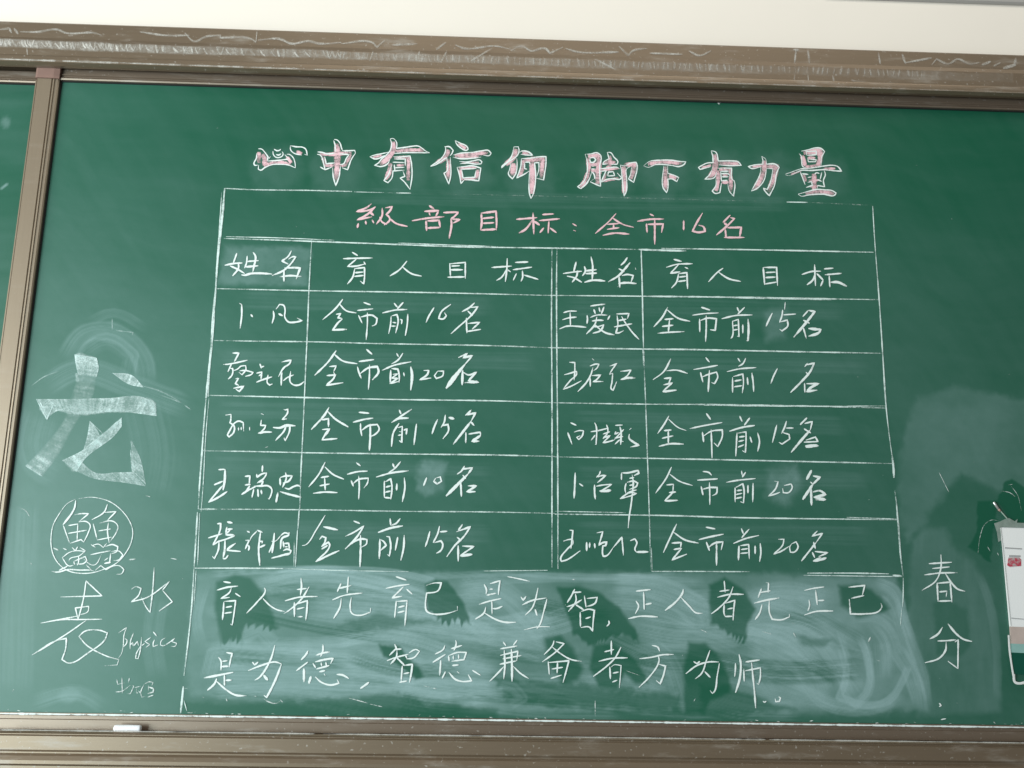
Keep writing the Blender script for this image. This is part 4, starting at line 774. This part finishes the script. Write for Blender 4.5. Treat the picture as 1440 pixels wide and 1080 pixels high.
c = Chalk()
def band(y, x): return y+x*.0345
bx = list(range(-10, 1460, 35))
c.swath([(x, band(54.5, x)+rr.uniform(-1, 1)) for x in bx], [(x, band(67.5, x)+rr.uniform(-1, 1)) for x in bx], [.50, .48, .40, .42, .36, .34, .38, .30, .26, .22, .2, .24, .16, .12, .2, .12], 0, YF-.0035, 7, (.1, .1))
x = 0.0
while x < 480:
    y = 61+x*.036; a = .95 if x < 300 else .7
    if rr.random() < .12: x += rr.uniform(6, 16)
    h1, h2, sl = rr.uniform(3, 6.5), rr.uniform(3, 6), rr.uniform(1, 8)
    c.ribbon([(x, y-h1), (x+sl*.3, y+rr.uniform(-1, 1)), (x+sl, y+h2)], rr.uniform(1.2, 3.0), a*rr.uniform(.6, 1.1), 0, Y=YF-.0035)
    if rr.random() < .6: c.ribbon([(x+sl, y+h2), (x+sl+rr.uniform(0, 4), y-h1+rr.uniform(-1, 3))], rr.uniform(.8, 2.0), a*rr.uniform(.4, .8), 0, Y=YF-.0035)
    x += rr.uniform(3, 9) if x < 200 else rr.uniform(5, 17)
x = 480.0
while x < 1300:
    y = 78+(x-480)*.032
    c.ribbon([(x, y-5), (x+rr.uniform(-3, 3), y+5)], rr.uniform(1.2, 3), rr.uniform(.3, .5), 0, Y=YF-.0035); x += rr.uniform(4, 12)
for mi, ww, pts in parse("""2:525,72 520,86;2.4:692,68 662,86;2:590,72 588,80;2.4:628,73 620,88;2:637,77 637,87;4:1197,113 1220,118 1263,118;2.4:836,83 866,98;1.6:38,68 39,80;1.4:1118,104 1116,116;1.4:1136,105 1137,117;2.4:1171,106 1173,117;1.8:960,114 1024,115;2:530,99 620,101 700,104""", 0, 0, 1):
    c.ribbon(pts, ww, .62, 0, Y=YF-.0035)
o = c.build('chalk_hatching', frame, (MG,)); o['label'] = 'dense slanted chalk hatching along the lower face'; o['kind'] = 'stuff'
c = Chalk()
for k in range(190):
    x = rr.uniform(-10, 1440); y = 1026.2+x*18.5/1440; L = rr.uniform(14, 60)
    c.ribbon([(x, y), (x+L/2, y+.25), (x+L, y+L*.0128)], rr.uniform(.8, 2.2), rr.uniform(.35, .7), 0, Y=YF-.006)
o = c.build('dust_and_highlight_line', frame, (MG,)); o['kind'] = 'stuff'; o['label'] = 'chalk dust along the lip of the bottom track'
#==THINGS==
import bmesh
# chalk stick on the ledge
def stick():
    a = P(161, 1023, -.022); b = P(199, 1023.5, -.022); r = .0062
    zc = b0+r*.92; n = 20; L = (b[0]-a[0]); v = []; f = []
    rings = [(0, .60), (.02, .86), (.06, .98), (.12, 1), (.5, 1.01), (.88, 1), (.95, .99), (.985, .90), (1, .66)]
    for t, k in rings:
        for i in range(n):
            an = 2*math.pi*i/n; rr_ = r*k*(1+.03*math.sin(an*3+t*7)); v.append((a[0]+L*t, -.024+rr_*math.cos(an), zc+rr_*math.sin(an)))
    for j in range(len(rings)-1):
        for i in range(n): f.append((j*n+i, j*n+(i+1) % n, (j+1)*n+(i+1) % n, (j+1)*n+i))
    f += [tuple(range(n))[::-1], tuple(range((len(rings)-1)*n, len(rings)*n))]
    me = mesh('chalk_stick', v, f); me.polygons.foreach_set('use_smooth', [True]*len(me.polygons))
    bm = bmesh.new(); bm.from_mesh(me); bmesh.ops.recalc_face_normals(bm, faces=bm.faces); bm.to_mesh(me); bm.free()
    o = link('chalk_stick', me, None, [mat_plain('chalk_body', (.90, .90, .93), .9, .04, 200, .2, .1)])
    o['label'] = 'short white chalk stick lying on the metal ledge at the lower left'; o['category'] = 'chalk'
stick()
# panel with areas of colour at the right edge
pn = thing('taped_panel', 'white panel with red mark and dark green lower band at the right edge', 'panel')
def quad(name, pts, Y, th, mat, parent, label=None):
    """thin slab whose front outline is given in photograph pixels on the plane y=Y"""
    fr = [P(a, b, Y) for a, b in pts]; n = len(fr)
    v = [(p[0], Y, p[2]) for p in fr]+[(p[0], Y+th, p[2]) for p in fr]
    f = [tuple(range(n))]+[tuple(range(n, 2*n))[::-1]]+[(i, i+n, (i+1) % n+n, (i+1) % n) for i in range(n)]
    me = mesh(name, v, f); bm = bmesh.new(); bm.from_mesh(me); bmesh.ops.recalc_face_normals(bm, faces=bm.faces); bm.to_mesh(me); bm.free()
    o = link(name, me, parent, [mat])
    if label: o['label'] = label
    return o
mw_ = mat_plain('white_sheet', (.97, .97, .96), .5, .02, 20); mg_ = mat_plain('deep_green_colour', (.004, .085, .055), .35, .1, 60)
mbe = mat_plain('beige_colour', (.58, .47, .42), .5, .15, 60); mtl = mat_plain('teal_colour', (.30, .52, .48), .5, .1, 60)
mrd = NT('red_colour'); mrd.base(mrd.mix(mrd.ramp(mrd.noise(150, 3, .6), .38, .66), (.55, .06, .10), (.50, .45, .44))); mrd = mrd.m
mgy = mat_plain('grey_colour', (.42, .42, .42), .5, .1, 40)
x2 = 1500
quad('sheet', [(1408, 741.5), (x2, 744), (x2, 884), (1420.5, 881)], -.004, .0035, mw_, pn)
quad('beige_band', [(1420.5, 881), (x2, 884), (x2, 908), (1422, 905)], -.004, .0035, mbe, pn)
quad('teal_band', [(1422, 905), (x2, 908), (x2, 921), (1423, 917.5)], -.004, .0035, mtl, pn)
quad('green_band', [(1423, 917.5), (x2, 921), (x2, 951), (1424.5, 948)], -.004, .0035, mg_, pn)
quad('grey_rule', [(1413, 769.5), (1437, 771), (1437, 772.6), (1413, 771.2)], -.0046, .0006, mgy, pn)
quad('grey_rule', [(1419, 780.5), (1435, 781), (1435, 783.6), (1419, 783.2)], -.0046, .0006, mgy, pn)
quad('red_mark', [(1418, 784), (1433, 784), (1436, 787), (1436, 796), (1420, 797), (1416.5, 795)], -.0046, .0006, mrd, pn)
quad('grey_rule', [(1422, 868.5), (1470, 873), (1470, 874), (1422, 869.7)], -.0046, .0006, mgy, pn)
c = Chalk()
for pts, w in (([(1418, 893), (1419.5, 915), (1423, 940), (1425, 952)], 2.2), ([(1425.5, 948), (1427, 959), (1432, 961), (1445, 959), (1500, 962)], 3.0), ([(1406.8, 742), (1413, 800), (1421, 880)], 1.2)): c.ribbon(pts, w, 1.2, 0, Y=-.0045, taper=.9, rough=.05)
c.build('white_border', pn, (mat_plain('white_border', (.85, .87, .85), .5, .05, 80),))
# clear tape holding it, and the little rod with a silver tip
tp = NT('cloudy_tape'); tp.base(tp.mix(tp.noise(90, 4, .6), (.30, .40, .36), (.46, .52, .46))); tp.set(Roughness=.3, Alpha=tp.ramp(tp.noise(60, 3, .6), .2, .8, .40, .78))
o = quad('tape_strip', [(1398, 736), (1407, 733), (1413, 730), (1419, 728.5), (1427, 733), (1431, 730), (1430, 735), (1444, 735.5), (1500, 738), (1500, 744), (1407.5, 741), (1408, 760), (1404, 762), (1402, 748)], -.0052, .0004, tp.m, None)
o['label'] = 'cloudy strip of clear tape crossing the top of the white panel'; o['category'] = 'tape'
rod = thing('metal_rod', 'thin rod with a silver tip stuck to the board above the white panel', 'rod')
def rodmesh(name, p0, p1, r0, r1, Y, mat, n=10):
    a, b = Vector(P(*p0, Y)), Vector(P(*p1, Y)); d = (b-a).normalized(); q = d.to_track_quat('Z', 'Y').to_matrix(); v = []; f = []
    rs = [(0, .6*r0), (.06, r0), (.5, (r0+r1)/2), (.94, r1), (1, .6*r1)]
    for t, r in rs:
        for i in range(n): v.append(tuple(a+(b-a)*t+q @ Vector((r*math.cos(6.2832*i/n), r*math.sin(6.2832*i/n), 0))))
    for j in range(len(rs)-1):
        for i in range(n): f.append((j*n+i, j*n+(i+1) % n, (j+1)*n+(i+1) % n, (j+1)*n+i))
    f += [tuple(range(n))[::-1], tuple(range((len(rs)-1)*n, len(rs)*n))]
    me = mesh(name, v, f); me.polygons.foreach_set('use_smooth', [True]*len(me.polygons)); return link(name, me, rod, [mat])
rodmesh('tip', (1397, 706), (1404, 716), .0026, .0022, -.0035, mat_metal('silver_tip', (.75, .74, .72), .7, .3))
rodmesh('collar', (1404, 716), (1407, 719), .0024, .0020, -.0032, mat_plain('pale_red_collar', (.45, .30, .25), .5))
rodmesh('shaft', (1406.5, 718), (1424, 738), .0012, .0011, -.0030, mat_plain('grey_green_shaft', (.35, .45, .38), .5))
# pale casing high on the wall
cs = thing('screen_casing', 'pale grey casing edge at the top right corner of the wall', 'casing')
Y = .062; zlo = zat(2.6, Y, 1360); xa = xat(1165, Y, 2)
extrude('casing', [(.069, zlo), (Y+.004, zlo), (Y, zlo+.004), (Y, zlo+.09), (.069, zlo+.09)], xa, 2.3, mat_plain('grey_casing', (.40, .39, .37), .5, .06, 8), cs)
